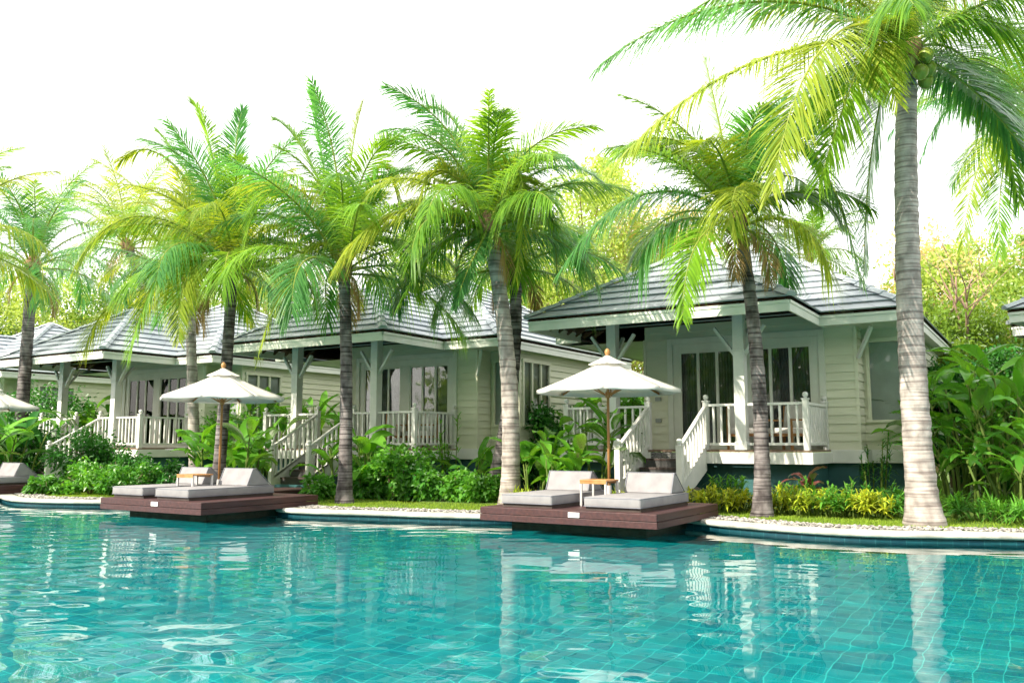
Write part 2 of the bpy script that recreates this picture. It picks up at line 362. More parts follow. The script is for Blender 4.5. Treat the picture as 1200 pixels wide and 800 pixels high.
def palm(label, base, top, r0, r1, flen, nf, trunk_mat, mats, bend=(0, 0), custom=(), seed=0, nuts=0, flare=1.5,
         els=(88, 8), skip=(), leafl=.95, nl=84, azoff=0, extra_droop=0.):
    rnd = random.Random(seed)
    root = empty('coconut_palm', base, label=label, cat='palm tree', group='coconut palms along the pool')
    b = Vector((0, 0, -.05)); tp = Vector(top)-Vector(base)
    H = tp.length; n = max(30, int(H/.07)); pts = []; rad = []
    mid = tp*.5+Vector((bend[0], bend[1], 0))
    for i in range(n+1):
        t = i/n; p = b*(1-t)**2+mid*2*t*(1-t)+tp*t*t
        pts.append(p+Vector((rnd.gauss(0,.003), rnd.gauss(0,.003), 0)))
        h = t*H
        rr = r0+(r1-r0)*min(1, t*1.1) + (flare-1)*r0*math.exp(-h/.35)
        rr *= 1+.02*((i % 3)-1)+rnd.gauss(0, .014)
        rad.append(rr)
    MB().tube(pts, rad, 16).build('trunk', trunk_mat, root, True)
    # fibrous sheath at the crown
    ax = (pts[-1]-pts[-4]).normalized()
    MB().tube([tp-ax*.25, tp-ax*.05, tp+ax*.2, tp+ax*.45], [r1*1.0, r1*1.45, r1*1.5, r1*.4], 12).build('fibre_sheath', M['fiber'], root, True)
    for k in range(nf):
        if k in skip: continue
        f = k/max(1, nf-1)
        az = k*2.39996+azoff+rnd.uniform(-.2, .2); el = R(els[0]+(els[1]-els[0])*f**1.5+rnd.uniform(-7, 7))
        ln = flen*rnd.uniform(.86, 1.06)*(.82 if f < .12 else 1)*(.9 if f > .85 else 1)
        hd = Vector((math.cos(az), math.sin(az), 0))
        st = tp+ax*(.30-.35*f)+hd*.09
        d0 = hd*math.cos(el)+Vector((0, 0, math.sin(el)))
        el2 = el-R(12+22*rnd.random()+(10 if f > .3 else 0)+extra_droop); d1 = hd*math.cos(el2)+Vector((0, 0, math.sin(el2)))
        el3 = max(el2-R(26+50*rnd.random()), R(-85)); d2 = hd*math.cos(el3)+Vector((0, 0, math.sin(el3)))
        sw = Vector((-hd.y, hd.x, 0))*rnd.uniform(-.25, .25)
        p1 = st+d0*ln*.36; p2 = p1+(d1+sw)*ln*.34; p3 = p2+(d2+sw)*ln*.36
        frond([st, p1, p2, p3], leafl*rnd.uniform(.85, 1.1), nl, .28+.5*f+rnd.uniform(0, .3), .026, root, rnd.choice(mats), rnd.uniform(-.35, .35))
    for k in range(2 if nf > 12 else 0):
        az = seed*1.7+k*2.3; hd = Vector((math.cos(az), math.sin(az), 0)); ln = flen*rnd.uniform(.28, .42); st = tp-ax*.1+hd*.1
        p1 = st+hd*.35*ln+Vector((0, 0, -.05)); frond([st, p1, p1+hd*.12*ln-Vector((0, 0, .4*ln)), p1+hd*.08*ln-Vector((0, 0, .8*ln))], .4, 40, .9, .02, root, M['dry'], .4)
    for (P, lm, dr, mt, ro) in custom:
        P = [Vector(p)-Vector(base) for p in P]
        frond([tp+ax*.1]+P, lm, int(nl*1.3), dr, .029, root, mt, ro)
    for k in range(nuts):
        a = -2.6+k*.5+rnd.random()*.3; c = tp+Vector((math.cos(a)*r1*1.9, math.sin(a)*r1*1.9, -.10-.15*(k % 3)))
        pr = [(.0, -.13), (.06, -.115), (.11, -.05), (.12, .02), (.09, .09), (.03, .13), (0, .135)]
        MB().lathe(pr, 12, c).build('coconut', M['coconut'], root, True)
    return root

def paddle(mb, base, az, el, ln, wid, rnd, droop=.8, petiole=.5):
    """one banana / heliconia leaf: petiole tube then folded paddle blade"""
    hd = Vector((math.cos(az), math.sin(az), 0)); side = Vector((-hd.y, hd.x, 0))
    tilt = rnd.uniform(-.5, .5)
    pos = Vector(base); e = el; pts = [pos.copy()]
    for i in range(3):
        pos = pos+(hd*math.cos(e)+Vector((0, 0, math.sin(e))))*petiole/3; e -= .06; pts.append(pos.copy())
    mb.tube(pts, [.018, .014, .012, .01], 5, mi=1)
    n = 9; V = []; F = []; step = ln/(n-1)
    for i in range(n):
        s = i/(n-1); w = wid*.5*max(.03, math.sin(math.pi*min(1, s*.93+.06))**.62)*(1 if s < .95 else .3)
        d = hd*math.cos(e)+Vector((0, 0, math.sin(e))); up = (side.cross(d))*-1
        sd = (side+Vector((0, 0, 1))*tilt).normalized()
        wob = rnd.uniform(-.015, .015)
        V += [pos+sd*w+up*(w*.35+wob), pos.copy(), pos-sd*w+up*(w*.35-wob)]
        pos = pos+d*step; e -= droop/(n-1)*(1+.6*s)
    for i in range(n-1):
        F += [(3*i, 3*i+1, 3*i+4, 3*i+3), (3*i+1, 3*i+2, 3*i+5, 3*i+4)]
    mb.add(V, F, 0)
def heliconia(base, h, nleaf, label, seed, mat='banana', spread=.35, wid=.26, ln=.8, cat='plant', name='heliconia_plant', group='broad-leaved tropical plants between the villas', azr=None):
    rnd = random.Random(seed); root = empty(name, base, label=label, cat=cat, group=group); mb = MB(); st = MB()
    nst = max(3, nleaf//4)
    for k in range(nst):
        a = rnd.uniform(0, 6.28); r = spread*math.sqrt(rnd.random()); b0 = Vector((r*math.cos(a), r*math.sin(a), 0)); hh = h*rnd.uniform(.45, .8)
        lean = Vector((math.cos(a), math.sin(a), 0))*rnd.uniform(.05, .3)*hh
        tp = b0+lean+Vector((0, 0, hh)); st.tube([b0, b0+lean*.3+Vector((0, 0, hh*.5)), tp], [.03, .024, .014], 6)
        for j in range(max(3, nleaf//nst)):
            f = rnd.uniform(.35, 1); p = b0+(tp-b0)*f
            az = rnd.uniform(0, 6.28) if azr is None else rnd.uniform(*azr)
            paddle(mb, p, az, R(rnd.uniform(38, 82)), ln*rnd.uniform(.7, 1.15), wid*rnd.uniform(.8, 1.15), rnd, rnd.uniform(.4, 1.5), rnd.uniform(.15, .4)*h*.4)
    mb.build('foliage', [M[mat], M['stem']], root, True); st.build('stem', M['stem'], root, True)
    return root
def leaves_cloud(cent, rad, n, ln, wid, mat, parent, name='foliage', dens_shell=.5, seed=0, clumps=0):
    """small leaf blades scattered in clumps through an ellipsoid"""
    r = np.random.default_rng(seed)
    if clumps:
        cc = nrm(r.normal(size=(clumps, 3)))*(r.random((clumps, 1))**.45)*np.array(rad)*.85
        cr = r.uniform(.16, .34, (clumps, 1))*min(rad)
        k = r.integers(0, clumps, n)
        P = cc[k]+r.normal(size=(n, 3))*cr[k]*.75
    else:
        P = nrm(r.normal(size=(n, 3)))*(dens_shell+(1-dens_shell)*r.random((n, 1)))*np.array(rad)
        P *= (1+.18*np.sin(P[:, :1]*5/min(rad)+1)*np.cos(P[:, 1:2]*4/min(rad)))
    P = P+np.array(cent); P = P[P[:, 2] > .03]; n = len(P)
    d = nrm(nrm(P-np.array(cent)+1e-4)*.7+r.normal(size=(n, 3))*.7+np.array([0, 0, .2]))
    w = nrm(np.cross(d, r.normal(size=(n, 3))))
    V, F = ribbons(P, d, ln*r.uniform(.6, 1.2, n), wid*r.uniform(.7, 1.2, n), r.uniform(.1, .5, n), w, 2, prof=[.35, 1, .1])
    return quads_mesh(V, F).build(name, mat, parent)
def shrub(base, rad, h, n, ln, wid, mat, label, seed, cat='shrub', name='shrub', group='leafy shrubs below the verandas'):
    rnd = random.Random(seed); root = empty(name, base, label=label, cat=cat, group=group); st = MB()
    for k in range(9):
        a = rnd.uniform(0, 6.28); q = Vector((math.cos(a)*rad[0]*.6, math.sin(a)*rad[1]*.6, h*rnd.uniform(.5, .85)))
        st.tube([(0, 0, 0), q*.5+Vector((0, 0, h*.1)), q], [.015, .01, .005], 5)
    st.build('stem', M['branch'], root, True)
    leaves_cloud((0, 0, h*.5), (rad[0], rad[1], h*.52), n, ln, wid, mat, root, clumps=22, seed=seed)
    return root
def rosette(base, nst, h, nleaf, ln, wid, mat, label, seed, spread=.3, name='spiky_plant', cat='plant', group='yellow-green spiky plants in the bed'):
    rnd = np.random.default_rng(seed); root = empty(name, base, label=label, cat=cat, group=group); mb = MB(); st = MB()
    for k in range(nst):
        a = rnd.uniform(0, 6.28); r = spread*math.sqrt(rnd.random()); b0 = np.array([r*math.cos(a), r*math.sin(a), 0]); hh = h*rnd.uniform(.4, 1)
        st.tube([Vector(b0*.6), Vector(b0+[0, 0, hh])], [.014, .009], 5)
        az = rnd.uniform(0, 6.28, nleaf); el = rnd.uniform(R(5), R(80), nleaf)
        d = np.stack([np.cos(az)*np.cos(el), np.sin(az)*np.cos(el), np.sin(el)], -1)
        B = b0[None, :]+np.stack([np.zeros(nleaf), np.zeros(nleaf), hh*rnd.uniform(.45, 1, nleaf)], -1)
        w = nrm(np.cross(d, np.array([0, 0, 1.])))
        V, F = ribbons(B, d, ln*rnd.uniform(.7, 1.15, nleaf), np.full(nleaf, wid), rnd.uniform(.2, .7, nleaf), w, 3, prof=[.5, 1, .75, .05])
        mb.add(V, F)
    mb.build('foliage', mat, root); st.build('stem', M['stem'], root)
    return root
def tree(base, h, crown_r, n, mat, label, seed, ln=.22, trunk_r=.16, clumps=40, cz=.66, name='broadleaf_tree', trunk_m=None, group='trees behind the villas'):
    rnd = random.Random(seed); root = empty(name, base, label=label, cat='tree', group=group); tr = MB()
    top = Vector((rnd.uniform(-.4, .4), rnd.uniform(-.4, .4), h*.8)); c = Vector((0, 0, h*cz))
    tr.tube([(0, 0, -.1), top*.35, top*.7, top], [trunk_r*1.3, trunk_r, trunk_r*.6, trunk_r*.2], 8)
    r = np.random.default_rng(seed); P = []
    cc = []
    for k in range(clumps):
        v = nrm(r.normal(size=3))*(r.random()**.4)*np.array(crown_r)
        q = Vector(v.tolist())+c
        cc.append(q)
        if k % 2 == 0:
            s = top*rnd.uniform(.35, .9); m_ = s.lerp(q, .5)+Vector((0, 0, .25))
            tr.tube([s, m_, q], [trunk_r*.3, trunk_r*.16, .012], 5)
    CC = np.array([list(q) for q in cc]); cr = r.uniform(.12, .3, clumps)*crown_r[0]
    k = r.integers(0, clumps, n); P = CC[k]+r.normal(size=(n, 3))*cr[k][:, None]*.8*np.array([1, 1, .6])
    P = P[P[:, 2] > .3]; n = len(P)
    d = nrm(r.normal(size=(n, 3))+np.array([0, 0, -.2])); w = nrm(np.cross(d, r.normal(size=(n, 3))))
    V, F = ribbons(P, d, ln*r.uniform(.6, 1.2, n), ln*.5*r.uniform(.7, 1.2, n), r.uniform(0, .4, n), w, 2, prof=[.3, 1, .1])
    tr.build('trunk', trunk_m or M['branch'], root, True)
    quads_mesh(V, F).build('crown', mat, root)
    return root

# ------------------------------------------------------------------ shoreline, ground, pool
shore = [(60, -14), (30, 1.2), (16, 8.6), (9.5, 10.9), (6.97, 11.7), (4.83, 12.15), (3.48, 13.3), (2.9, 14.2), (2.2, 14.9), (.8, 15.0), (-.6, 14.95), (-2.5, 15.6), (-4.1, 16.2),
         (-5.0, 17.5), (-6.2, 18.6), (-7.6, 18.7), (-9.2, 18.7), (-11.0, 19.3), (-12.3, 20.8), (-13.4, 22.4), (-15.2, 23.0), (-20, 24.5), (-30, 29), (-60, 44)]
def catmull(P, k=8):
    out = []
    P = [Vector((p[0], p[1], 0)) for p in P]
    for i in range(len(P)-1):
        a = P[max(i-1, 0)]; b = P[i]; c = P[i+1]; d = P[min(i+2, len(P)-1)]
        for j in range(k):
            t = j/k; out.append(.5*((2*b)+(-a+c)*t+(2*a-5*b+4*c-d)*t*t+(-a+3*b-3*c+d)*t**3))
    out.append(P[-1]); return out
SH = catmull(shore)
SH = [SH[i] for i in range(len(SH)) if i == 0 or (SH[i]-SH[i-1]).length > .02]
def sh_norm(i):
    t = (SH[min(i+1, len(SH)-1)]-SH[max(i-1, 0)]).normalized(); n = Vector((t.y, -t.x, 0))
    return n if n.y > 0 or abs(n.y) < 1e-6 else -n        # towards the land
NR = [sh_norm(i) for i in range(len(SH))]
ZK = .22; ZL = .20
# kerb: swept rounded profile
prof = [(.03, .04), (.0, .035), (-.03, .03), (-.045, .06), (-.045, .09), (-.03, .108), (0, .115), (.25, .115), (.275, .105), (.285, .08), (.285, -.05)]
prof = [(a, z+ZK-.115) for a, z in prof]
mb = MB(); V = []; F = []; m_ = len(prof)
for i, p in enumerate(SH):
    for a, z in prof: q = p+NR[i]*a; V.append((q.x, q.y, z))
for i in range(len(SH)-1):
    for k in range(m_-1): F.append((i*m_+k, i*m_+k+1, (i+1)*m_+k+1, (i+1)*m_+k))
mb.add(V, F).build('pool_coping', M['kerb'], None, True, kind='structure')
# pool wall with uv
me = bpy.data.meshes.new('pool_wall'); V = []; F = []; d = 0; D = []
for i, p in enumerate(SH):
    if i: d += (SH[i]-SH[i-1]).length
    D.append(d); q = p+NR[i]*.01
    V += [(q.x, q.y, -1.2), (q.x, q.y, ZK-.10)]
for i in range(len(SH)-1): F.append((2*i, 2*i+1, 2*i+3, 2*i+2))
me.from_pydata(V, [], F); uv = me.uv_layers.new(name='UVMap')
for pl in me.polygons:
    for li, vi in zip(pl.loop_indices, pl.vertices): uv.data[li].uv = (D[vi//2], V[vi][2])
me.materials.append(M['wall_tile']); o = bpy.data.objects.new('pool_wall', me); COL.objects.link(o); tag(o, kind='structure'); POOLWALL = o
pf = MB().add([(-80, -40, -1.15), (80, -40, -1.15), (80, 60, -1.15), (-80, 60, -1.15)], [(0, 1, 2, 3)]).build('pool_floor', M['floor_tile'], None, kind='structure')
# ground sheet behind the shore out to the horizon, land behind the camera
V = []; F = []
offs = [.27, .9, 3, 8, 20, 60, 900]
n_ = len(offs)
for i, p in enumerate(SH):
    for k, a in enumerate(offs):
        q = p+NR[i]*a if a < 3.1 else p+(NR[i]*.0+Vector((.25, .97, 0)))*a + NR[i]*0
        V.append((q.x, q.y, ZL if a < 100 else ZL))
for i in range(len(SH)-1):
    for k in range(n_-1): F.append((i*n_+k, (i+1)*n_+k, (i+1)*n_+k+1, i*n_+k+1))
b = len(V)
V += [(-900, -40, ZL), (900, -40, ZL), (900, -900, ZL), (-900, -900, ZL)]; F.append((b, b+3, b+2, b+1))
ground = MB().add(V, F).build('ground', M['lawn'], None, kind='structure')

# water surface as real small waves
def wave_h(X, Y):
    r = np.random.default_rng(5); H = np.zeros_like(X)
    for i in range(34):
        lam = 10**r.uniform(math.log10(.17), math.log10(.85)); k = 2*math.pi/lam
        th = r.normal(R(86), R(21) if lam > .4 else R(34)); ph = r.uniform(0, 6.28)
        s = .0043*(lam/.6)**-.1
        wx = X+.10*np.sin(Y*.9+i)+.08*np.sin(X*.7-i*1.3); wy = Y+.12*np.sin(X*.8+i*2)
        H += s/k*np.sin(k*(wx*math.cos(th)+wy*math.sin(th))+ph)
    amp = .75+.35*np.sin(X*.35+.6)*np.cos(Y*.31-.4)+.25*np.exp(-((Y-4)/3.0)**2)
    return H*amp
WZ = .075
gx = np.arange(-17, 13.01, .05); gy = np.concatenate([np.arange(-2, 3, .25), np.arange(3, 24.01, .05)])
X, Y = np.meshgrid(gx, gy); Z = wave_h(X, Y)+WZ
V = np.stack([X.ravel(), Y.ravel(), Z.ravel()], -1); nx = len(gx); ny = len(gy)
idx = (np.arange(ny-1)[:, None]*nx+np.arange(nx-1)[None, :]).ravel()
F = np.stack([idx, idx+1, idx+nx+1, idx+nx], -1).tolist()
wmb = quads_mesh(V, F)
x0, x1, y0, y1 = gx[0], gx[-1], gy[0], gy[-1]
for (a, b_, c, d_) in ((-80, x0, -40, 60), (x1, 80, -40, 60), (x0, x1, -40, y0), (x0, x1, y1, 60)):
    wmb.v.append(np.array([(a, c, WZ), (b_, c, WZ), (b_, d_, WZ), (a, d_, WZ)], float)); n0 = wmb.n; wmb.n += 4
    wmb.f.append((n0, n0+1, n0+2, n0+3)); wmb.mi.append(0)
water = wmb.build('pool_water', M['water'], None, True, kind='structure')
water.cycles.is_caustics_caster = True
pf.cycles.is_caustics_receiver = True; POOLWALL.cycles.is_caustics_receiver = True

# pebbles behind the kerb, grass
r = np.random.default_rng(3)
def shore_pts(n, a0, a1, x0=-15, x1=12):
    out = []
    ids = [i for i in range(len(SH)-1) if x0 < SH[i].x < x1]
    ln = np.array([(SH[i+1]-SH[i]).length for i in ids]); pr = ln/ln.sum()
    for i in r.choice(ids, n, p=pr):
        t = r.random(); a = r.uniform(a0, a1); q = SH[i].lerp(SH[i+1], t)+NR[i].lerp(NR[i+1], t)*a
        out.append((q.x, q.y))
    return np.array(out)
P = shore_pts(7500, .30, .78)
ico = np.array([(0,0,1),(1,0,0),(0,1,0),(-1,0,0),(0,-1,0),(0,0,-1),(.6,.6,.55),(-.6,.6,.55),(-.6,-.6,.55),(.6,-.6,.55)], float)
icoF = [(0,9,6),(0,6,7),(0,7,8),(0,8,9),(1,6,9),(2,7,6),(3,8,7),(4,9,8),(1,2,6),(2,3,7),(3,4,8),(4,1,9),(5,2,1),(5,3,2),(5,4,3),(5,1,4)]
mb = MB()
for (x, y) in P:
    s = r.uniform(.014, .036); a = r.uniform(0, 6.28); c, s_ = math.cos(a), math.sin(a)
    v = ico*np.array([s*r.uniform(.8, 1.5), s, s*.6]); v = np.stack([v[:, 0]*c-v[:, 1]*s_+x, v[:, 0]*s_+v[:, 1]*c+y, v[:, 2]+ZL+.008+r.random()*.02], -1)
    mb.add(v, icoF)
mb.build('pebbles', M['pebble'], None, True, kind='stuff', label='strip of small grey pebbles behind the stone coping', cat='pebbles')
P = shore_pts(90000, .72, 2.6)
for (bx, by, br) in ((6.22, 13.1, .36), (4.19, 14.55, .25), (-.05, 17.0, .30), (-.45, 18.7, .28), (-3.45, 17.8, .25)):
    a_ = r.uniform(0, 6.28, 900); q_ = br+np.abs(r.normal(0, .09, 900)); P = np.vstack([P, np.stack([bx+q_*np.cos(a_), by+q_*np.sin(a_)], -1)])
n = len(P); az = r.uniform(0, 6.28, n); el = r.uniform(R(35), R(85), n)
d = np.stack([np.cos(az)*np.cos(el), np.sin(az)*np.cos(el), np.sin(el)], -1)
V, F = ribbons(np.stack([P[:, 0], P[:, 1], np.full(n, ZL-.01)], -1), d, r.uniform(.03, .085, n), np.full(n, .009), r.uniform(.1, .5, n), nrm(np.cross(d, np.array([0, 0, 1.]))), 2, prof=[1, .8, .1])
quads_mesh(V, F).build('lawn_grass', M['grass'], None, kind='stuff', label='strip of short bright green lawn along the pool coping', cat='grass')

# ------------------------------------------------------------------ villa
FL = 1.1
def siding(mb, p0, p1, z0, z1, holes=(), pitch=.18, out=1):
    """lap boards from p0 to p1 (u,v), outside on the right-hand side of p0->p1; holes (a,b,za,zb) along the wall"""
    a = Vector((p0[0], p0[1])); b = Vector((p1[0], p1[1])); ln = (b-a).length; t = (b-a)/ln; nn = Vector((t.y, -t.x))*out
    z = z0
    while z < z1-1e-6:
        ze = min(z+pitch, z1); cuts = [(0, ln)]
        zz = [z, ze]
        for h in holes:
            for q in (h[2], h[3]):
                if z+.01 < q < ze-.01: zz.append(q)
        zz.sort()
        for zi in range(len(zz)-1):
            za, zb = zz[zi], zz[zi+1]; zm = (za+zb)/2; iv = [(0, ln)]
            for h in holes:
                if h[2] < zm < h[3]:
                    nv = []
                    for (s, e) in iv:
                        if h[1] <= s or h[0] >= e: nv.append((s, e)); continue
                        if h[0] > s: nv.append((s, h[0]))
                        if h[1] < e: nv.append((h[1], e))
                    iv = nv
            for (s, e) in iv:
                def P(d, zz_, o): q = a+t*d+nn*o; return (q.x, q.y, zz_)
                oa = .026*(1-(za-z)/pitch); ob = .026*(1-(zb-z)/pitch)
                mb.add([P(s, za, oa), P(e, za, oa), P(e, zb, ob), P(s, zb, ob), P(s, za, -.004), P(e, za, -.004)], [(0, 1, 2, 3), (4, 5, 1, 0)])
        z = ze
def roof_face(mb, A, B, C, D, rows, lip=.062, tile=.62, seed=0):
    A, B, C, D = map(Vector, (A, B, C, D)); rnd = random.Random(seed)
    nrml = (B-A).cross((D+C)/2-(A+B)/2).normalized()
    if nrml.z < 0: nrml = -nrml
    for i in range(rows):
        t0 = i/rows; t1 = (i+1)/rows
        a = A.lerp(D, t0); b = B.lerp(C, t0); c = B.lerp(C, t1); d = A.lerp(D, t1)
        ln = (b-a).length
        if ln < .02: continue
        n = max(1, round(ln/tile)); 
        for k in range(n):
            s0 = k/n; s1 = (k+1)/n-(0 if k == n-1 else .008/ln)
            j = rnd.uniform(-.002, .002)
            p = a.lerp(b, s0); q = a.lerp(b, s1); r_ = d.lerp(c, s1); s = d.lerp(c, s0)
            up = nrml*(lip+j)
            sl = ((d+c)/2-(a+b)/2); sl = sl/max(sl.length, 1e-4)*min(.13, sl.length*.6)
            mb.add([p+up, q+up, r_+nrml*.022, s+nrml*.022, p+nrml*.034, q+nrml*.034, q+sl+nrml*.024, p+sl+nrml*.024], [(0, 1, 2, 3), (4, 5, 1, 0), (7, 6, 5, 4)])
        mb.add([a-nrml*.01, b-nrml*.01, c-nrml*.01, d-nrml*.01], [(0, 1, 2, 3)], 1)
def newel(parent, u, v, zb, zt):
    mb = MB(); w = .055
    mb.box(u-w, u+w, v-w, v+w, zb, zt-.1); mb.box(u-w-.015, u+w+.015, v-w-.015, v+w+.015, zt-.1, zt-.075)
    mb.lathe([(.028, -.075), (.03, -.055), (.05, -.035), (.058, 0), (.045, .035), (.015, .052), (0, .055)], 12, (u, v, zt))
    return mb.build('newel_post', M['white'], parent)
def railing(villa, p0, p1, z0a, z0b, n0=True, n1=True, nb=None, hgt=.94, tops=(None, None), bases=(None, None)):
    """railing from p0 to p1 (u,v) with floor heights z0a,z0b"""
    root = empty('railing'); root.parent = villa
    a = Vector((p0[0], p0[1], z0a)); b = Vector((p1[0], p1[1], z0b)); ln = (b-a).length
    up = Vector((0, 0, 1)); MB().bar(a+up*(hgt-.03), b+up*(hgt-.03), .075, .05).build('handrail', M['white'], root)
    MB().bar(a+up*.12, b+up*.12, .05, .05).build('bottom_rail', M['white'], root)
    if n0: newel(root, p0[0], p0[1], bases[0] if bases[0] is not None else z0a, tops[0] or z0a+1.08)
    if n1: newel(root, p1[0], p1[1], bases[1] if bases[1] is not None else z0b, tops[1] or z0b+1.08)
    hl = Vector((b.x-a.x, b.y-a.y)).length; n = nb or max(1, int(round(hl/.165))-1)
    hb = hgt-.05-.14; me = None
    for k in range(n):
        q = a.lerp(b, (k+1)/(n+1))
        if me is None:
            o = MB().box(-.021, .021, -.021, .021, .10, hgt-.05).build('baluster', M['white'], root); me = o
        else:
            o = me.copy(); COL.objects.link(o); o.parent = root
        o.location = q
    return root

def make_villa():
    vl = empty('pool_villa')
    F0 = FL; E = F0+2.77; S = .61
    uL, uR, vF = -5.49, .14, -1.4         # porch roof
    mL, mR, mF, mB_ = -6.15, 1.85, 1.0, 9.0
    # plinth, deck
    mb = MB(); mb.box(-5.1, .0, .25, 1.8, -.3, F0-.24); mb.box(-3.98, .6, 1.8, 8, -.3, F0-.24); mb.box(.6, 1.42, 2.5, 7.9, -.3, F0-.24)
    mb.build('plinth', M['teal'], vl)
    mb = MB(); mb.box(-5.36, .10, -.10, 1.78, F0-.04, F0)
    mb.build('veranda_floor', M['floorwood'], vl)
    mb = MB()
    mb.box(-5.38, -3.26, -.13, -.102, F0-.27, F0-.045); mb.box(-2.02, .13, -.13, -.102, F0-.27, F0-.045)
    mb.box(-3.26, -2.02, -.12, -.102, F0-.27, F0-.05)
    mb.box(.102, .13, -.102, 1.64, F0-.27, F0-.045); mb.box(-5.38, -5.362, -.102, 1.8, F0-.27, F0-.045)
    mb.box(.10, .74, 1.64, 1.70, F0-.27, F0-.0); mb.box(.74, .8, 1.64, 2.28, F0-.27, F0)
    mb.box(.8, 1.66, 2.22, 2.28, F0-.27, F0); mb.box(1.6, 1.66, 2.28, 8.1, F0-.27, F0)
    mb.build('deck_skirt', M['white'], vl, bevel=.004)
    # walls
    mb = MB(); zt = E-.2; V0 = 1.75
    dz = (F0+.02, F0+2.42)
    siding(mb, (-4.07, V0), (.66, V0), F0, E+.40, [(.70, 3.98, F0-.01, F0+2.42)])
    siding(mb, (.66, V0), (.66, 2.4), F0, zt)
    siding(mb, (.66, 2.4), (1.55, 2.4), F0, zt, [(.12, .80, F0+.62, F0+2.3)])
    siding(mb, (1.55, 2.4), (1.55, 8), F0, zt, [(.15, 1.55, F0+.62, F0+2.3)])
    siding(mb, (1.55, 8), (-4.07, 8), F0, zt)
    siding(mb, (-4.07, 8), (-4.07, V0), F0, zt, [(1.5, 3.2, F0+.62, F0+2.2)])
    mb.build('wall', M['siding'], vl)
    # corner boards
    for (u, v) in ((-4.07, V0), (.66, V0), (1.55, 2.4)): MB().box(u-.035, u+.03, v-.032, v+.035, F0, zt).build('corner_board', M['siding'], vl)
    # door group : big framed sliding glass doors
    dr = empty('sliding_door'); dr.parent = vl
    u0, u1 = -3.37, -.09; zt2 = F0+2.42
    mb = MB()
    mb.box(u0-.13, u0, V0-.055, V0+.05, F0+.002, zt2+.14); mb.box(u1, u1+.13, V0-.055, V0+.05, F0+.002, zt2+.14); mb.box(u0, u1, V0-.053, V0+.05, zt2, zt2+.138)
    mb.box(u0, u0+.16, V0-.02, V0+.03, F0+.03, zt2); mb.box(u1-.16, u1, V0-.02, V0+.03, F0+.03, zt2); mb.box(u0+.16, u1-.16, V0-.02, V0+.03, zt2-.16, zt2)
    mb.box(-1.88, -1.56, V0-.025, V0+.03, F0+.03, zt2-.16); mb.box(u0, u1, V0-.04, V0+.04, F0+.001, F0+.03)
    mb.build('door_frame', M['frame'], dr, bevel=.006)
    for (a, b) in ((u0+.16, -1.88), (-1.56, u1-.16)):
        w = (b-a)/3
        mb = MB()
        for k in range(4):
            x = a+w*k; mb.box(x-.032 if k else x, x+.032 if k < 3 else x, V0-.018, V0+.025, F0+.14, zt2-.22) if 0 < k < 3 else mb.box(x if k == 0 else x-.04, x+.04 if k == 0 else x, V0-.01, V0+.025, F0+.14, zt2-.22)
        mb.box(a, b, V0-.011, V0+.024, F0+.03, F0+.14); mb.box(a, b, V0-.011, V0+.024, zt2-.22, zt2-.16)
        mb.build('sash', M['frame'], dr)
        MB().box(a, b, V0+.014, V0+.018, F0+.1, zt2-.2).build('pane', M['glass'], dr)
        # pleated curtain
        n = 150; V = []; F = []
        for i in range(n+1):
            s = i/n; x = a+(b-a)*s; y = V0+.17+.035*math.sin(s*math.pi*44+math.sin(s*11)*1.5)
            V += [(x, y, F0+.03), (x, y, zt2-.05)]
        for i in range(n): F.append((2*i, 2*i+2, 2*i+3, 2*i+1))
        gap = []
        F = [f for i, f in enumerate(F) if not any(g0 <= i < g1 for g0, g1 in gap)]
        MB().add(V, F).build('curtain', M['curtain'], dr, True)
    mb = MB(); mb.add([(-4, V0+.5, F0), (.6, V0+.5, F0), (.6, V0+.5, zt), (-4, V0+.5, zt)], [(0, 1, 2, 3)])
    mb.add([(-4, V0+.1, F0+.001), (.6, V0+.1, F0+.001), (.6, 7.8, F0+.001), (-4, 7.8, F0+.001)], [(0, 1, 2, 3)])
    mb.build('dark_room_backing', M['room'], vl)  # backing panel and floor, the dark of the room put into their colour
    # windows
    def window(p0, p1, za, zb, nmul, outv):
        w = empty('window'); w.parent = vl
        a = Vector((p0[0], p0[1], 0)); b = Vector((p1[0], p1[1], 0)); t = (b-a).normalized(); o = Vector(outv)*.02
        mb = MB(); 
        def bb(q, r_, z_, z2, dd): mb.bar(q+o*dd+Vector((0, 0, z_)), r_+o*dd+Vector((0, 0, z2)), .07, .06, up=(outv[0], outv[1], 0) if abs(z2-z_) > .3 else (0, 0, 1))
        bb(a-t*.0, a, za-.05, zb+.05, 1.5); bb(b, b, za-.05, zb+.05, 1.5)
        mb.bar(a+o*1.5+Vector((0, 0, zb+.02))-t*.05, b+o*1.5+Vector((0, 0, zb+.02))+t*.05, .075, .09); mb.bar(a+o*1.7+Vector((0, 0, za-.02))-t*.06, b+o*1.7+Vector((0, 0, za-.02))+t*.06, .11, .05)
        for k in range(1, nmul): q = a.lerp(b, k/nmul); bb(q, q, za, zb, 1.0)
        mb.build('window_frame', M['siding'], w)
        q = MB(); q.add([a+Vector((0, 0, za)), b+Vector((0, 0, za)), b+Vector((0, 0, zb)), a+Vector((0, 0, zb))], [(0, 1, 2, 3)]); q.build('pane', M['glass'], w)
        q = MB(); z = za
        i_ = -o*3.0
        while z < zb-.01:
            q.add([a+i_+Vector((0, 0, z)), b+i_+Vector((0, 0, z)), b+i_*.75+Vector((0, 0, z+.042)), a+i_*.75+Vector((0, 0, z+.042))], [(0, 1, 2, 3)]); z += .045
        q.build('blind', M['blind'], w)
    window((.66+.12, 2.4), (.66+.80, 2.4), F0+.62, F0+2.3, 1, (0, -1, 0))
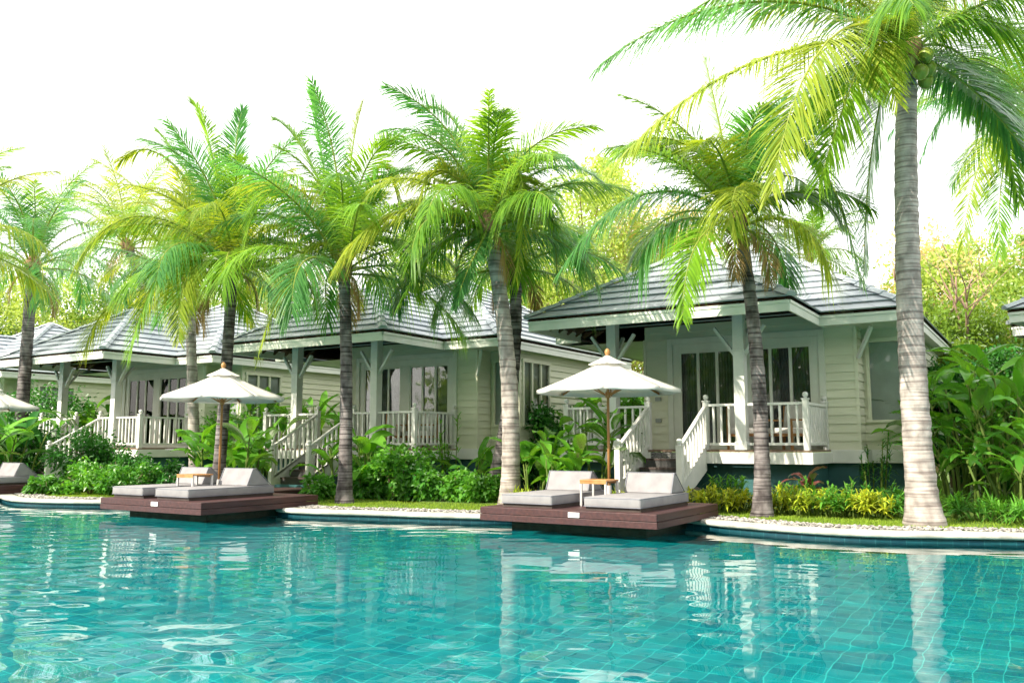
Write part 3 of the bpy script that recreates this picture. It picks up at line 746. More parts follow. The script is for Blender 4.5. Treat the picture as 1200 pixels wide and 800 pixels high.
    window((1.55, 2.55), (1.55, 3.95), F0+.62, F0+2.3, 3, (1, 0, 0))
    window((-4.07, 6.5), (-4.07, 4.8), F0+.62, F0+2.2, 2, (-1, 0, 0))
    for z in (.62, 1.12): MB().box(-3.82, -3.68, V0-.05, V0-.027, F0+z, F0+z+.09).build('switch_plate', M['cord'], vl)
    # posts with braces, beam
    for u in (-4.09, -1.26):
        mb = MB(); mb.box(u-.11, u+.11, -.11, .11, F0, E-.0); mb.box(u-.125, u+.125, -.125, .125, F0+.0, F0+.16); mb.box(u-.12, u+.12, -.12, .12, F0+1.98, F0+2.03)
        po = mb.build('veranda_post', M['white'], vl, bevel=.008)
        for s in (-1, 1): MB().bar((u+s*.09, 0, F0+1.9), (u+s*.52, 0, F0+2.5), .06, .085, up=(0, 1, 0)).build('brace', M['white'], po)
        MB().bar((u, .09, F0+1.95), (u, .55, F0+2.5), .06, .075, up=(1, 0, 0)).build('brace', M['white'], po)
    MB().bar((.70, 1.72, F0+1.9), (1.05, 1.35, F0+2.5), .06, .07, up=(0, 0, 1)).build('brace', M['white'], vl)

    # roof
    rf = empty('roof'); rf.parent = vl
    hw = (uR-uL)/2; pu = (uL+uR)/2; pz = E+S*hw; pv = vF+hw
    mw = (mR-mL)/2; mu = (mL+mR)/2; mz = E+S*mw; mv = mF+mw
    vb = mF+(pz-E)/S
    mb = MB()
    roof_face(mb, (uL, vF, E), (uR, vF, E), (pu, pv, pz), (pu, pv, pz), 9, seed=1)
    roof_face(mb, (uR, vF, E), (uR, mF, E), (pu, vb, pz), (pu, pv, pz), 9, seed=2)
    roof_face(mb, (uL, mF, E), (uL, vF, E), (pu, pv, pz), (pu, vb, pz), 9, seed=3)
    roof_face(mb, (mL, mF, E+.004), (mR, mF, E+.004), (mu, mv, mz), (mu, mv, mz), 13, seed=4)
    roof_face(mb, (mR, mF, E), (mR, mB_, E), (mu, mv, mz), (mu, mv, mz), 13, seed=5)
    roof_face(mb, (mR, mB_, E), (mL, mB_, E), (mu, mv, mz), (mu, mv, mz), 13, seed=6)
    roof_face(mb, (mL, mB_, E), (mL, mF, E), (mu, mv, mz), (mu, mv, mz), 13, seed=7)
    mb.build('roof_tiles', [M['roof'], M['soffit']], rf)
    def cap(a, b, w=.24):
        a = Vector(a); b = Vector(b); d = (b-a).normalized(); sd = d.cross(Vector((0, 0, 1))).normalized(); up = sd.cross(d)
        m2 = MB(); V = []
        n = max(2, int((b-a).length/.42))
        for k in range(n):
            p = a.lerp(b, k/n)+up*.125; q = a.lerp(b, (k+1)/n)+up*.10
            m2.add([p-sd*w/2-up*.07, p-sd*w*.22, p+sd*w*.22, p+sd*w/2-up*.07, q-sd*w/2-up*.07, q-sd*w*.22, q+sd*w*.22, q+sd*w/2-up*.07, p-up*.09],
                   [(0, 1, 5, 4), (1, 2, 6, 5), (2, 3, 7, 6), (8, 3, 2, 1, 0), (4, 5, 6, 7)])
        return m2.build('ridge_cap', M['roofcap'], rf)
    cap((uL, vF, E), (pu, pv, pz)); cap((uR, vF, E), (pu, pv, pz)); cap((pu, pv, pz), (pu, vb, pz))
    for (a, b) in ((mL, mF), (mR, mF), (mR, mB_), (mL, mB_)): cap((a, b, E), (mu, mv, mz))
    # fascia boards
    per = [(uL+.05, mF+.05), (uL+.05, vF+.05), (uR-.05, vF+.05), (uR-.05, mF+.05), (mR-.05, mF+.05), (mR-.05, mB_-.05), (mL+.05, mB_-.05), (mL+.05, mF+.05)]
    mb = MB()
    for i in range(len(per)):
        a = Vector((*per[i], 0)); b = Vector((*per[(i+1) % len(per)], 0)); d = (b-a).normalized()
        mb.bar(a-d*.0+Vector((0, 0, E-.13)), b+Vector((0, 0, E-.13)), .03, .21)
        mb.bar(a+Vector((0, 0, E-.055)), b+Vector((0, 0, E-.055)), .07, .055)
    mb.build('fascia', M['trim'], rf)
    # open rafters under the veranda roof
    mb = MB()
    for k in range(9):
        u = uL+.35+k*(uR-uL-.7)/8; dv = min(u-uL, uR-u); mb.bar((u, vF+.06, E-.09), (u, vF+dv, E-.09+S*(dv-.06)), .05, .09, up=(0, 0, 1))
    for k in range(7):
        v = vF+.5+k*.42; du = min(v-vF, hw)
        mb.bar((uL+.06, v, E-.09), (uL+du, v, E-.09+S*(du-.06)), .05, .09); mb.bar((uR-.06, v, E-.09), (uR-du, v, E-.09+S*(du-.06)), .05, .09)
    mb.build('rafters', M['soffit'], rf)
    mb = MB(); z = E-.2
    mb.add([(uR-.1, mF+.06, z), (mR-.06, mF+.06, z), (mR-.06, mB_-.06, z), (uR-.1, mB_-.06, z)], [(0, 1, 2, 3)])
    mb.add([(mL+.06, V0+.05, z-.003), (uR-.1, V0+.05, z-.003), (uR-.1, mB_-.06, z-.003), (mL+.06, mB_-.06, z-.003)], [(0, 1, 2, 3)])
    mb.build('soffit', M['trim'], rf)
    # railings
    railing(vl, (-5.26, 0), (-4.19, 0), F0, F0, True, False)
    railing(vl, (-3.99, 0), (-3.28, 0), F0, F0, False, True)
    railing(vl, (-2.0, 0), (-1.36, 0), F0, F0, True, False)
    railing(vl, (-1.16, 0), (0, 0), F0, F0, False, True)
    railing(vl, (0, .03), (0, 1.66), F0, F0, False, True)
    railing(vl, (-5.26, .03), (-5.26, 1.7), F0, F0, False, True)
    zb = .22
    for u in (-3.28, -2.0):
        railing(vl, (u, 0), (u, -1.55), F0, F0-.86, False, True, nb=9, tops=(None, F0+.17), bases=(None, zb))
    # stairs
    st = empty('staircase'); st.parent = vl
    nr = 5; rise = (F0-zb)/nr; run = .30
    for k in range(1, nr):
        z = F0-rise*k; MB().box(-3.2, -2.08, -.13-run*k, -.10-run*(k-1)+.03, z-.045, z).build('tread', M['tread'], st, bevel=.005)
    mb = MB()
    for k in range(1, nr+1):
        z = F0-rise*k; mb.box(-3.19, -2.09, -.12-run*(k-1)+.0, -.10-run*(k-1)+.02, z+.0, z+rise-.047)
    mb.build('riser', M['room'], st)
    for u in (-3.28, -2.0):
        a = .025; pts = [(0, F0-.0), (-.06, F0), (-1.5, zb+.18), (-1.5, zb), (-1.1, zb), (0, F0-.42)]
        V = [(u-a, p[0]-.1, p[1]) for p in pts]+[(u+a, p[0]-.1, p[1]) for p in pts]; n = len(pts)
        F = [tuple(range(n)), tuple(range(2*n-1, n-1, -1))]+[(i, i+n, (i+1) % n+n, (i+1) % n) for i in range(n)]
        MB().add(V, F).build('stringer', M['white'], st)
    return vl
VR = ROT
def vworld(org, u, v, z=0):  # villa local -> world
    c, s = math.cos(ROT), math.sin(ROT); return Vector((org[0]+u*c-v*s, org[1]+u*s+v*c, z))
V3 = (5.70, 16.6); V2 = (-2.40, 21.1); V1 = (-11.0, 25.35)
villa = make_villa(); villa.location = (*V3, ZL); villa.rotation_euler = (0, 0, ROT)
tag(villa, 'cream clapboard villa nearest on the right with pale grey hipped roof and white veranda', 'villa', 'cream pool villas in a row')
for (p, rz, lab) in ((V2, ROT, 'cream villa in the middle with grey roof, behind the two thin curved palm trunks'),
                     (V1, ROT, 'shaded villa on the left whose stairs run down behind a rounded bush'),
                     ((V1[0]-9.6, V1[1]+5.6), ROT, 'farthest villa at the left edge, mostly hidden behind dark plants')):
    c = copy_tree(villa); c.location = (p[0], p[1], ZL); c.rotation_euler = (0, 0, rz); c['label'] = lab
rz4 = ROT-R(15); cx, cy = 9.95, 17.0; u0, v0 = -5.49, -1.4
ox = cx-(u0*math.cos(rz4)-v0*math.sin(rz4)); oy = cy-(u0*math.sin(rz4)+v0*math.cos(rz4))
c = copy_tree(villa); c.location = (ox, oy, ZL); c.rotation_euler = (0, 0, rz4); c['label'] = 'villa with only its roof corner showing at the right edge above banana leaves'

# ------------------------------------------------------------------ platforms, loungers, parasols, tables
def platform(corner, w, d, walk, label):
    """corner = front right top corner (world xy); extends -u by w, +v by d; walk = (u0,u1,v1) narrower walkway"""
    root = empty('wooden_platform', (corner[0], corner[1], 0), ROT, label=label, cat='platform', group='wooden sunbathing platforms over the pool')
    T = .42; mb = MB(); x = -w; n = int(d/.14)
    for k in range(n): mb.box(-w, 0, k*d/n+.003, (k+1)*d/n-.003, T-.03, T)
    if walk:
        n = int((walk[2]-d)/.14)
        for k in range(n): y0 = d+k*(walk[2]-d)/n; mb.box(walk[0], walk[1], y0+.003, y0+(walk[2]-d)/n-.003, T-.03, T)
    mb.build('deck_boards', M['deck'], root)
    for z0, z1, g in ((T-.108, T-.002, 0), (T-.212, T-.114, .004)):
        mb = MB(); mb.box(-w-.02-g, .02+g, -.022-g, -.0, z0, z1); mb.box(.001, .022+g, .0, d, z0, z1); mb.box(-w-.022-g, -w-.001, .0, d, z0, z1); mb.build('fascia_board', M['deck'], root, bevel=.006)
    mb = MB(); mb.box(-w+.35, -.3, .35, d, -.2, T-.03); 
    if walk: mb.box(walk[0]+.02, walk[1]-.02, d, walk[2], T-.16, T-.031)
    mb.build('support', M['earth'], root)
    MB().box(-w*.47, -w*.47+.19, -.032, -.024, T-.10, T-.025).build('name_plate', M['plate'], root)
    return root
def rbox(name, x0, x1, y0, y1, z0, z1, mat, parent, bev=.035):
    o = MB().box(x0, x1, y0, y1, z0, z1).build(name, mat, parent); b = o.modifiers.new('bevel', 'BEVEL'); b.width = bev; b.segments = 4
    for p in o.data.polygons: p.use_smooth = True
    return o
def lounger():
    t = empty('sun_lounger')                      # origin: front centre on the deck; long axis +v
    MB().box(-.45, .45, .04, 1.98, 0, .05).build('bed_frame', M['tread'], t)
    m = rbox('mattress', -.47, .47, 0, 2.0, .05, .205, M['mattress'], t)
    mb = MB()
    for z in (.065, .192):
        o = .463; q = [(-o, .006), (o, .006), (o, 1.994), (-o, 1.994), (-o, .006)]
        for i in range(4): mb.bar((*q[i], z), (*q[i+1], z), .012, .012)
    mb.build('piping', M['piping'], m)
    # wedge back cushion
    h = .33; y0, y1, y2 = 1.36, 1.50, 1.95; z = .205
    V = []; 
    for x in (-.41, .41): V += [(x, y0, z), (x, y2, z), (x, y1+.06, z+h), (x, y1, z+h)]
    o = MB().add(V, [(0, 3, 2, 1), (4, 5, 6, 7), (0, 4, 7, 3), (3, 7, 6, 2), (2, 6, 5, 1), (1, 5, 4, 0)]).build('back_cushion', M['mattress'], t)
    b = o.modifiers.new('bevel', 'BEVEL'); b.width = .025; b.segments = 3
    mb = MB()
    for x in (-.41, .41):
        mb.bar((x, y0, z+.01), (x, y1, z+h), .012, .012); mb.bar((x, y1+.06, z+h), (x, y2, z+.01), .012, .012)
    mb.bar((-.41, y1, z+h-.004), (.41, y1, z+h-.004), .012, .012)
    mb.build('piping', M['piping'], o)
    return t
def side_table():
    t = empty('side_table'); mb = MB()
    for k in range(5): mb.box(-.24, .24, -.24+k*.097, -.24+k*.097+.088, .40, .425)
    mb.build('table_top', M['wood'], t, bevel=.004)
    mb = MB(); mb.box(-.235, .235, -.238, -.22, .36, .40); mb.box(-.235, .235, .22, .238, .36, .40); mb.build('apron', M['wood'], t)
    for x in (-.22, .22):
        for y in (-.22, .22): MB().box(x-.016, x+.016, y-.016, y+.016, 0, .40).build('leg', M['steel'], t)
    return t
def parasol():
    t = empty('parasol'); RAD = 1.24; zr = 1.93; zt = 2.44
    MB().tube([(0, 0, 0), (0, 0, 2.55)], .024, 12).build('pole', M['wood'], t, True)
    MB().lathe([(.0, 0), (.24, 0), (.24, .05), (.05, .07), (.04, .3), (0, .3)], 20).build('base', M['steel'], t)
    MB().lathe([(.02, 2.5), (.035, 2.53), (.05, 2.57), (.045, 2.61), (.02, 2.64), (0, 2.65)], 12).build('finial', M['wood'], t, True)
    def canopy(r0, r1, z0, z1, sag, scallop, val):
        V = []; F = []; n = 8; sub = 6; rows = 8; nn = n*sub
        n1 = sub+1
        for i in range(rows+1):
            s = i/rows
            for kk in range(8*n1):
                pn, j = divmod(kk, n1); ph = j/sub
                a = 2*math.pi*(pn+ph)/8+math.pi/8; w = math.sin(math.pi*ph)
                pr = math.cos(math.pi/8)/math.cos((ph-.5)*math.pi/4)     # straight hem between ribs
                r = r0+(r1-r0)*s; r *= pr
                z = z0+(z1-z0)*(s**.88)-sag*w*s*(1-s*.5)*.8
                V.append((r*math.cos(a), r*math.sin(a), z))
        nn = 8*n1
        for i in range(rows):
            for k in range(nn):
                if k % n1 < sub: F.append((i*nn+k, i*nn+k+1, (i+1)*nn+k+1, (i+1)*nn+k))
        b = len(V)
        if val:
            for k in range(nn): v = V[rows*nn+k]; V.append((v[0]*1.0, v[1]*1.0, v[2]-val*(1-.35*math.sin(math.pi*(k % n1)/sub))))
            for k in range(nn):
                if k % n1 < sub: F.append((rows*nn+k, rows*nn+k+1, b+k+1, b+k))
        return V, F
    V, F = canopy(.12, RAD, zt-.03, zr, .09, 0, .06); o = MB().add(V, F).build('canopy', M['canvas'], t, True)
    s = o.modifiers.new('thick', 'SOLIDIFY'); s.thickness = .004
    V, F = canopy(.02, .34, zt+.09, zt-.07, .03, 0, .0); o = MB().add(V, F).build('vent_canopy', M['canvas'], t, True)
    for k in range(8):
        a = 2*math.pi*k/8+math.pi/8; c, s_ = math.cos(a), math.sin(a)
        MB().bar((.04*c, .04*s_, zt-.08), (RAD*1.0*c, RAD*1.0*s_, zr-.035), .018, .028).build('rib', M['wood'], t)
        MB().bar((.04*c, .04*s_, zr-.1), (RAD*.5*c, RAD*.5*s_, (zr+zt)/2-.045), .014, .02).build('strut', M['wood'], t)
    MB().tube([(0, 0, zr-.14), (0, 0, zr-.04)], .045, 12).build('runner', M['wood'], t, True)
    return t
def loc(corner, u, v, z=.42): p = vworld(corner, u, v); return (p.x, p.y, z)
LB = lounger(); TB = side_table(); PB = parasol(); first = {'l': True, 't': True, 'p': True}
def put(proto, key, corner, u, v, rz, label, cat, group):
    o = proto if first[key] else copy_tree(proto); first[key] = False
    o.location = loc(corner, u, v); o.rotation_euler = (0, 0, ROT+rz); tag(o, label, cat, group); return o
D3 = (2.06, 12.42); D2 = (-5.32, 14.85); D1 = (-13.5, 18.9)
platform(D3, 3.0, 2.65, (-2.75, -1.1, 4.1), 'red-brown timber platform on the pool, nearest, in front of the right villa stairs')
platform(D2, 2.85, 2.75, (-2.85, -1.7, 4.6), 'timber platform on the pool in the middle, left of the centre palm trunks')
platform(D1, 3.0, 2.9, (-3.0, -1.8, 4.8), 'timber platform cut off by the left edge of the view')
LG = 'grey cushioned sun loungers on the platforms'
put(LB, 'l', D3, -.76, .13, 0, 'grey sun lounger right of the side table on the nearest platform', 'sun lounger', LG)
put(LB, 'l', D3, -2.25, .13, 0, 'grey sun lounger beside the pale thick palm trunk on the nearest platform', 'sun lounger', LG)
put(LB, 'l', D2, -1.03, .15, 0, 'grey sun lounger nearer the villa stairs on the middle platform', 'sun lounger', LG)
put(LB, 'l', D2, -2.33, .15, 0, 'grey sun lounger left of the side table on the middle platform', 'sun lounger', LG)
put(LB, 'l', D1, -.62, 1.3, 0, 'grey sun lounger with raised back at the far left edge', 'sun lounger', LG)
put(TB, 't', D3, -1.46, 1.15, 0, 'small teak side table between the two nearest loungers', 'side table', 'side tables between the loungers')
put(TB, 't', D2, -1.68, 1.15, 0, 'small teak side table between the loungers on the middle platform', 'side table', 'side tables between the loungers')
PG = 'white parasols over the platforms'
put(PB, 'p', D3, -1.57, 1.75, 0, 'white parasol with wooden pole over the nearest platform', 'parasol', PG)
put(PB, 'p', D2, -1.72, 1.75, .2, 'white parasol with wooden pole over the middle platform', 'parasol', PG)
put(PB, 'p', (-13.05, 20.6), -1.0, .9, .3, 'white parasol cut off by the left edge', 'parasol', PG)

# veranda chairs
def chair():
    t = empty('veranda_chair')
    for x in (-.30, .30):
        MB().bar((x, -.28, 0), (x, -.30, .60), .045, .05, up=(0, 1, 0)).build('leg', M['wood'], t)
        MB().bar((x, .30, 0), (x, .40, .92), .045, .05, up=(0, 1, 0)).build('leg', M['wood'], t)
        MB().bar((x, -.34, .61), (x, .36, .61), .06, .03).build('armrest', M['wood'], t)
    MB().box(-.29, .29, -.29, .32, .28, .33).build('seat_frame', M['wood'], t)
    rbox('seat_cushion', -.28, .28, -.29, .28, .33, .45, M['canvas'], t, .03)
    o = rbox('back_cushion', -.28, .28, -.05, .05, 0, .52, M['canvas'], t, .03); o.location = (0, .30, .42); o.rotation_euler = (-.2, 0, 0)
    return t
CH = chair(); fc = True
for (vv, nm) in ((V3, 'right'), (V2, 'middle')):
    for u, rz, side in ((-1.55, .3, 'left'), (-.62, -.35, 'right')):
        o = CH if fc else copy_tree(CH); fc = False
        p = vworld(vv, u, .98); o.location = (p.x, p.y, ZL+FL); o.rotation_euler = (0, 0, ROT+rz)
        tag(o, 'wooden veranda chair with pale cushions, %s one of two behind the %s villa railing' % (side, nm), 'chair', 'cushioned chairs on the verandas')
# small garden lamp
g = empty('garden_lamp', (*vworld(V3, -1.75, -1.35)[:2], ZL), label='small dark bollard lamp in the yellow plants beside the stairs', cat='lamp')
MB().tube([(0, 0, 0), (0, 0, .3)], .02, 8).build('stake', M['tread'], g); MB().lathe([(.0, .42), (.11, .36), (.10, .34), (.04, .33), (.04, .28), (0, .28)], 14).build('hood', M['tread'], g)

# ------------------------------------------------------------------ palms
F1, F2, F3 = M['frond'], M['frond_y'], M['frond_t']
# big right palm, custom arching fronds
bA = Vector((6.22, 13.1, ZL)); tA = at(1063, 66, 13.1)
def bz(a, b, c): return [at(*a), at(*b), at(*c)]
customA = [
    (bz((960, -30, 12.7), (800, -10, 12.3), (698, 82, 12.0)), .95, .9, F3, .0),
    (bz((960, 20, 12.3), (800, 90, 11.8), (716, 200, 11.5)), .9, .8, F2, .1),
    (bz((1010, -10, 12.0), (935, 30, 11.4), (905, 225, 11.3)), 1.15, .35, F2, .5),
    (bz((1030, 20, 12.3), (1005, 60, 12.0), (960, 215, 11.9)), 1.1, .45, F1, .3),
    (bz((1040, 0, 12.4), (1010, 20, 11.9), (1052, 120, 11.5)), .8, .5, F2, 0),
    (bz((1120, 0, 12.6), (1200, 10, 12.3), (1290, 120, 12.0)), 1.0, .8, F1, 0),
    (bz((1110, -60, 13.0), (1200, -60, 13.2), (1300, 30, 13.4)), 1.0, .8, F2, 0),
    (bz((1110, 90, 14.0), (1170, 110, 14.5), (1250, 190, 15)), .9, .5, F3, 0),
    (bz((1100, -80, 13.8), (1120, -170, 14.5), (1180, -190, 15)), .9, .4, F1, 0),
    (bz((1030, -80, 13.8), (990, -170, 14.0), (930, -190, 14)), .9, .4, F1, 0),
    (bz((1020, 60, 14.0), (950, 100, 14.8), (880, 190, 15.4)), .9, .7, F3, 0),
    (bz((1110, 80, 13.6), (1150, 100, 14.0), (1205, 185, 14.2)), .9, .5, F3, 0),  # backlit frond, its darkness put in by the darker leaf tone
    (bz((1110, 40, 13.9), (1160, 50, 14.3), (1195, 240, 14.5)), .9, .6, F1, 0),
    (bz((1050, 60, 14.2), (1015, 110, 14.9), (1012, 330, 15.0)), .85, .45, F3, .6),
    (bz((1000, -60, 13.0), (900, -60, 13.2), (790, 30, 13.5)), .95, .8, F1, 0),
    (bz((1080, -60, 12.6), (1090, -120, 12.0), (1110, -110, 11)), .95, .5, F1, 0),
]
palm('tall thick pale-barked palm at the right, in front of the villa corner, with green coconuts', bA, tA, .215, .158, 3.6, 8, M['trunk_pale'], [F1, F2], (-.22, 0), customA, 3, 7, 1.55, els=(75, 20), leafl=.95, nl=98)
customB = [
    (bz((855, 200, 14.7), (838, 120, 14.8), (826, 68, 14.8)), .8, .2, F1, 0),
    (bz((880, 200, 15.0), (905, 130, 15.1), (925, 110, 15.1)), .85, .3, F3, 0),
    (bz((825, 200, 14.8), (770, 150, 15.0), (740, 175, 15)), .85, .5, F2, 0),
    (bz((895, 230, 14.6), (950, 200, 14.5), (985, 260, 14.5)), .85, .6, F1, 0),
    (bz((800, 210, 14.6), (730, 200, 14.3), (655, 320, 14.0)), .85, .9, F3, 0),
    (bz((840, 260, 14.0), (800, 265, 13.6), (800, 375, 13.5)), .75, .5, F1, .5),
    (bz((900, 130, 14.8), (960, 110, 14.6), (1010, 330, 14.2)), .8, .8, F3, .4),
    (bz((840, 170, 14.5), (770, 130, 14.4), (715, 190, 14.2)), .85, .6, F1, 0),
]
palm('dark-barked slender palm in front of the right villa door', (4.19, 14.55, ZL), at(866, 262, 14.9), .132, .105, 3.0, 19, M['trunk_dark'], [F1, F3, F1, F2], (.22, -.1), customB, 21, 3, 1.6, nl=75, leafl=.88)
customC = [
    (bz((530, 170, 16.4), (480, 180, 16.0), (492, 290, 15.8)), .85, .5, F2, 0),
    (bz((520, 235, 16.2), (440, 225, 15.7), (392, 320, 15.5)), .95, .8, F2, 0),
    (bz((545, 262, 16.3), (505, 280, 16.0), (465, 362, 15.8)), .5, .6, F1, 0),
    (bz((565, 290, 16.0), (548, 305, 15.6), (533, 362, 15.4)), .45, .4, F3, 0),
    (bz((600, 175, 16.2), (632, 180, 15.8), (604, 325, 15.6)), .8, .35, F2, .4),
    (bz((560, 190, 16.8), (535, 110, 17.0), (492, 128, 17)), .8, .4, F1, 0),
    (bz((620, 200, 16.8), (655, 210, 16.9), (652, 330, 17)), .8, .7, F3, 0)]
customE = [
    (bz((375, 250, 17.4), (335, 310, 17.0), (305, 408, 16.8)), .8, .5, F2, 0),
    (bz((370, 170, 17.9), (372, 130, 18), (365, 112, 18)), .8, .1, F3, 0),
    (bz((405, 210, 17.9), (415, 150, 18), (425, 122, 18)), .8, .15, F2, .3),
    (bz((385, 220, 18.1), (350, 150, 18.2), (322, 140, 18.2)), .85, .3, F1, .0),
    (bz((440, 180, 17.9), (450, 160, 18), (470, 250, 18)), .85, .6, F2, 0),
    (bz((350, 200, 17.6), (300, 190, 17.4), (285, 300, 17.2)), .85, .7, F1, 0),
    (bz((440, 260, 17.4), (480, 270, 17.0), (492, 350, 17)), .8, .5, F1, 0)]
customF = [
    (bz((200, 240, 19.0), (130, 225, 18.6), (85, 320, 18.4)), 1.0, .8, F2, 0),
    (bz((215, 260, 18.8), (180, 300, 18.3), (150, 420, 18.0)), .9, .5, F1, .3),
    (bz((225, 290, 18.6), (205, 330, 18.2), (210, 400, 18.0)), .8, .35, F2, .4),
    (bz((250, 180, 19.5), (240, 130, 19.6), (225, 122, 19.6)), .85, .15, F1, 0),
    (bz((275, 220, 19.6), (272, 160, 19.7), (285, 128, 19.7)), .85, .2, F3, .3),
    (bz((240, 230, 19.4), (200, 170, 19.4), (185, 155, 19.4)), .85, .35, F1, 0),
    (bz((310, 260, 19.0), (350, 270, 18.8), (352, 360, 18.6)), .8, .5, F3, 0),
    (bz((220, 190, 19.5), (175, 150, 19.6), (140, 190, 19.6)), .9, .6, F2, 0)]
palm('grey curved palm standing right behind the left lounger of the nearest platform', (-.05, 17.0, ZL), at(573, 270, 16.6), .185, .14, 3.2, 28, M['trunk_pale'], [F2, F1, F1, F3], (.35, -.1), customC, 35, 2, 1.35, nl=78, azoff=.5)
palm('darker leaning palm partly hidden behind the grey curved palm', (-.45, 18.7, ZL), at(604, 315, 18.6), .17, .13, 2.7, 18, M['trunk_dark'], [F3, F1], (.35, 0), (), 4, 0, 1.5, nl=64)
palm('thin straight dark palm in front of the middle villa post', (-3.45, 17.8, ZL), at(403, 318, 17.8), .14, .12, 3.5, 27, M['trunk_dark'], [F1, F3, F1, F2], (.1, 0), customE, 55, 1, 1.6, nl=78, azoff=1.1)
palm('brown palm rising behind the middle platform parasol', (-6.65, 19.5, ZL), at(272, 315, 19.4), .14, .12, 3.6, 27, M['trunk_dark'], [F1, F2, F3, F1], (.05, 0), customF, 6, 0, 1.4, nl=72, azoff=.2)
palm('grey palm left of the middle parasol, in front of the left villa veranda', (-8.15, 22.3, ZL), at(222, 335, 22.3), .15, .12, 4.0, 26, M['trunk_pale'], [F2, F1, F3], (0, 0), (), 7, 0, 1.4, nl=64, azoff=2.1)
palm('palm with a cluster of coconuts near the left edge, over the far left roof', (-14.9, 26, ZL), at(38, 315, 26), .2, .16, 3.8, 24, M['trunk_dark'], [F3, F1, F3], (0, 0), (), 8, 6, 1.4, nl=61, azoff=.7)
palm('palm outside the left edge whose yellowing fronds reach in', (-13.6, 19.5, ZL), at(-75, 290, 20), .17, .13, 3.3, 18, M['trunk_dark'], [F2, F1], (0, 0), (), 9, 0, 1.4, nl=64)
palm('short-trunked palm behind the left villa roof', (-10.6, 31.5, ZL), at(150, 290, 32), .2, .16, 4.2, 22, M['trunk_dark'], [F1, F2], (0, 0), (), 10, 0, 1.4, nl=56)
palm('palm at the right edge behind the big trunk with dark hanging fronds', (12.2, 18.8, ZL), at(1215, 130, 18.8), .18, .14, 4.0, 22, M['trunk_pale'], [F3, F1, F3], (0, 0), [(bz((1180, 130, 18.4), (1140, 160, 18.0), (1128, 290, 17.8)), .9, .5, F2, .3), (bz((1190, 150, 18.2), (1165, 180, 17.8), (1172, 300, 17.5)), .9, .5, F1, .3), (bz((1170, 90, 18.8), (1110, 90, 18.8), (1078, 190, 18.8)), .9, .7, F3, 0)], 11, 0, 1.4, nl=64)
palm('small distant palm whose crown shows over the right villa ridge', (9.6, 32, ZL), at(950, 300, 32), .18, .14, 2.6, 18, M['trunk_dark'], [F1, F1], (0, 0), (), 12, 0, 1.4, nl=50)

# ------------------------------------------------------------------ trees behind
TM = [M['tree'], M['tree_g'], M['tree_o']]
i = 0
for (px, Yd, top, cr, mi, lab) in [
    (690, 33, 205, 2.3, 0, 'pale yellow-green tree rising between the middle and right villa roofs'),
    (775, 36, 250, 2.4, 2, 'rusty yellow tree behind the left slope of the right villa roof'),
    (640, 38, 310, 2.6, 0, 'low pale tree behind the middle villa roof right side'),
    (500, 36, 285, 2.4, 0, 'thin yellowish tree behind the middle villa ridge'),
    (330, 38, 330, 2.6, 0, 'pale green tree between the left and middle villa roofs'),
    (180, 42, 320, 2.8, 1, 'green tree behind the left villa ridge'),
    (60, 42, 330, 2.6, 0, 'light green tree behind the farthest left roof'),
    (-60, 40, 300, 2.8, 1, 'green tree at the left edge beyond the roofs'),
    (1120, 32, 285, 2.0, 0, 'yellow leafy tree right of the big palm trunk'),
    (1215, 30, 300, 2.0, 0, 'yellow-green tree at the right edge behind the bare tree'),
    (1080, 36, 310, 2.2, 2, 'rusty leafed tree just behind the right villa corner'),
    (880, 44, 300, 2.4, 0, 'far pale tree over the right villa ridge'),
    (1150, 26, 365, 1.6, 1, 'bushy green tree behind the banana plants'),
    (1110, 24.5, 372, 1.2, 1, 'round dark green tree beside the right villa wall'),
    (560, 40, 300, 2.5, 0, 'pale tree behind the curved palm trunks')]:
    p = at(px, top-22, Yd); h = p.z-ZL; cr *= 1.25
    tree((p.x, p.y, ZL), h, (cr, cr, h*.40), 26000, TM[mi], lab, 100+i, ln=.17 if Yd > 28 else .13, clumps=80, cz=.60); i += 1
# bare-branched tree
root = empty('bare_tree', (at(1178, 400, 25).x, 25, ZL), label='nearly leafless pinkish tree with forked limbs at the right edge', cat='tree', group=None)
tr = MB(); rnd = random.Random(5); tips = []
def branch(p, d, ln, r_, lv):
    n = 5; pts = [p]; rr = [r_]
    for k in range(n):
        d = (d+Vector((rnd.gauss(0, .13), rnd.gauss(0, .13), rnd.gauss(.03, .08)))).normalized(); p = p+d*ln/n; pts.append(p); rr.append(r_*(1-.5*(k+1)/n))
    tr.tube(pts, rr, 6 if lv < 3 else 4)
    if lv == 4: tips.append(p); return
    for j in range(3 if lv < 3 else 2):
        q = pts[rnd.choice([3, 4, 5])]; e = Vector((rnd.gauss(0, .8), rnd.gauss(0, .8), rnd.uniform(.1, .9))).normalized()
        branch(q, (d*.6+e).normalized(), ln*rnd.uniform(.55, .8), r_*.5, lv+1)
branch(Vector((0, 0, 0)), Vector((0, 0, 1)), 3.6, .17, 0)
tr.build('trunk', M['branch'], root, True)
P = np.array([list(t) for t in tips]); P = np.repeat(P, 12, 0)+np.random.default_rng(2).normal(size=(len(P)*12, 3))*.25
rr_ = np.random.default_rng(8); d = nrm(rr_.normal(size=P.shape)); w = nrm(np.cross(d, rr_.normal(size=P.shape)))
V, F = ribbons(P, d, rr_.uniform(.08, .16, len(P)), np.full(len(P), .07), np.zeros(len(P)), w, 2, prof=[.3, 1, .1])
quads_mesh(V, F).build('crown', M['tree_o'], root)

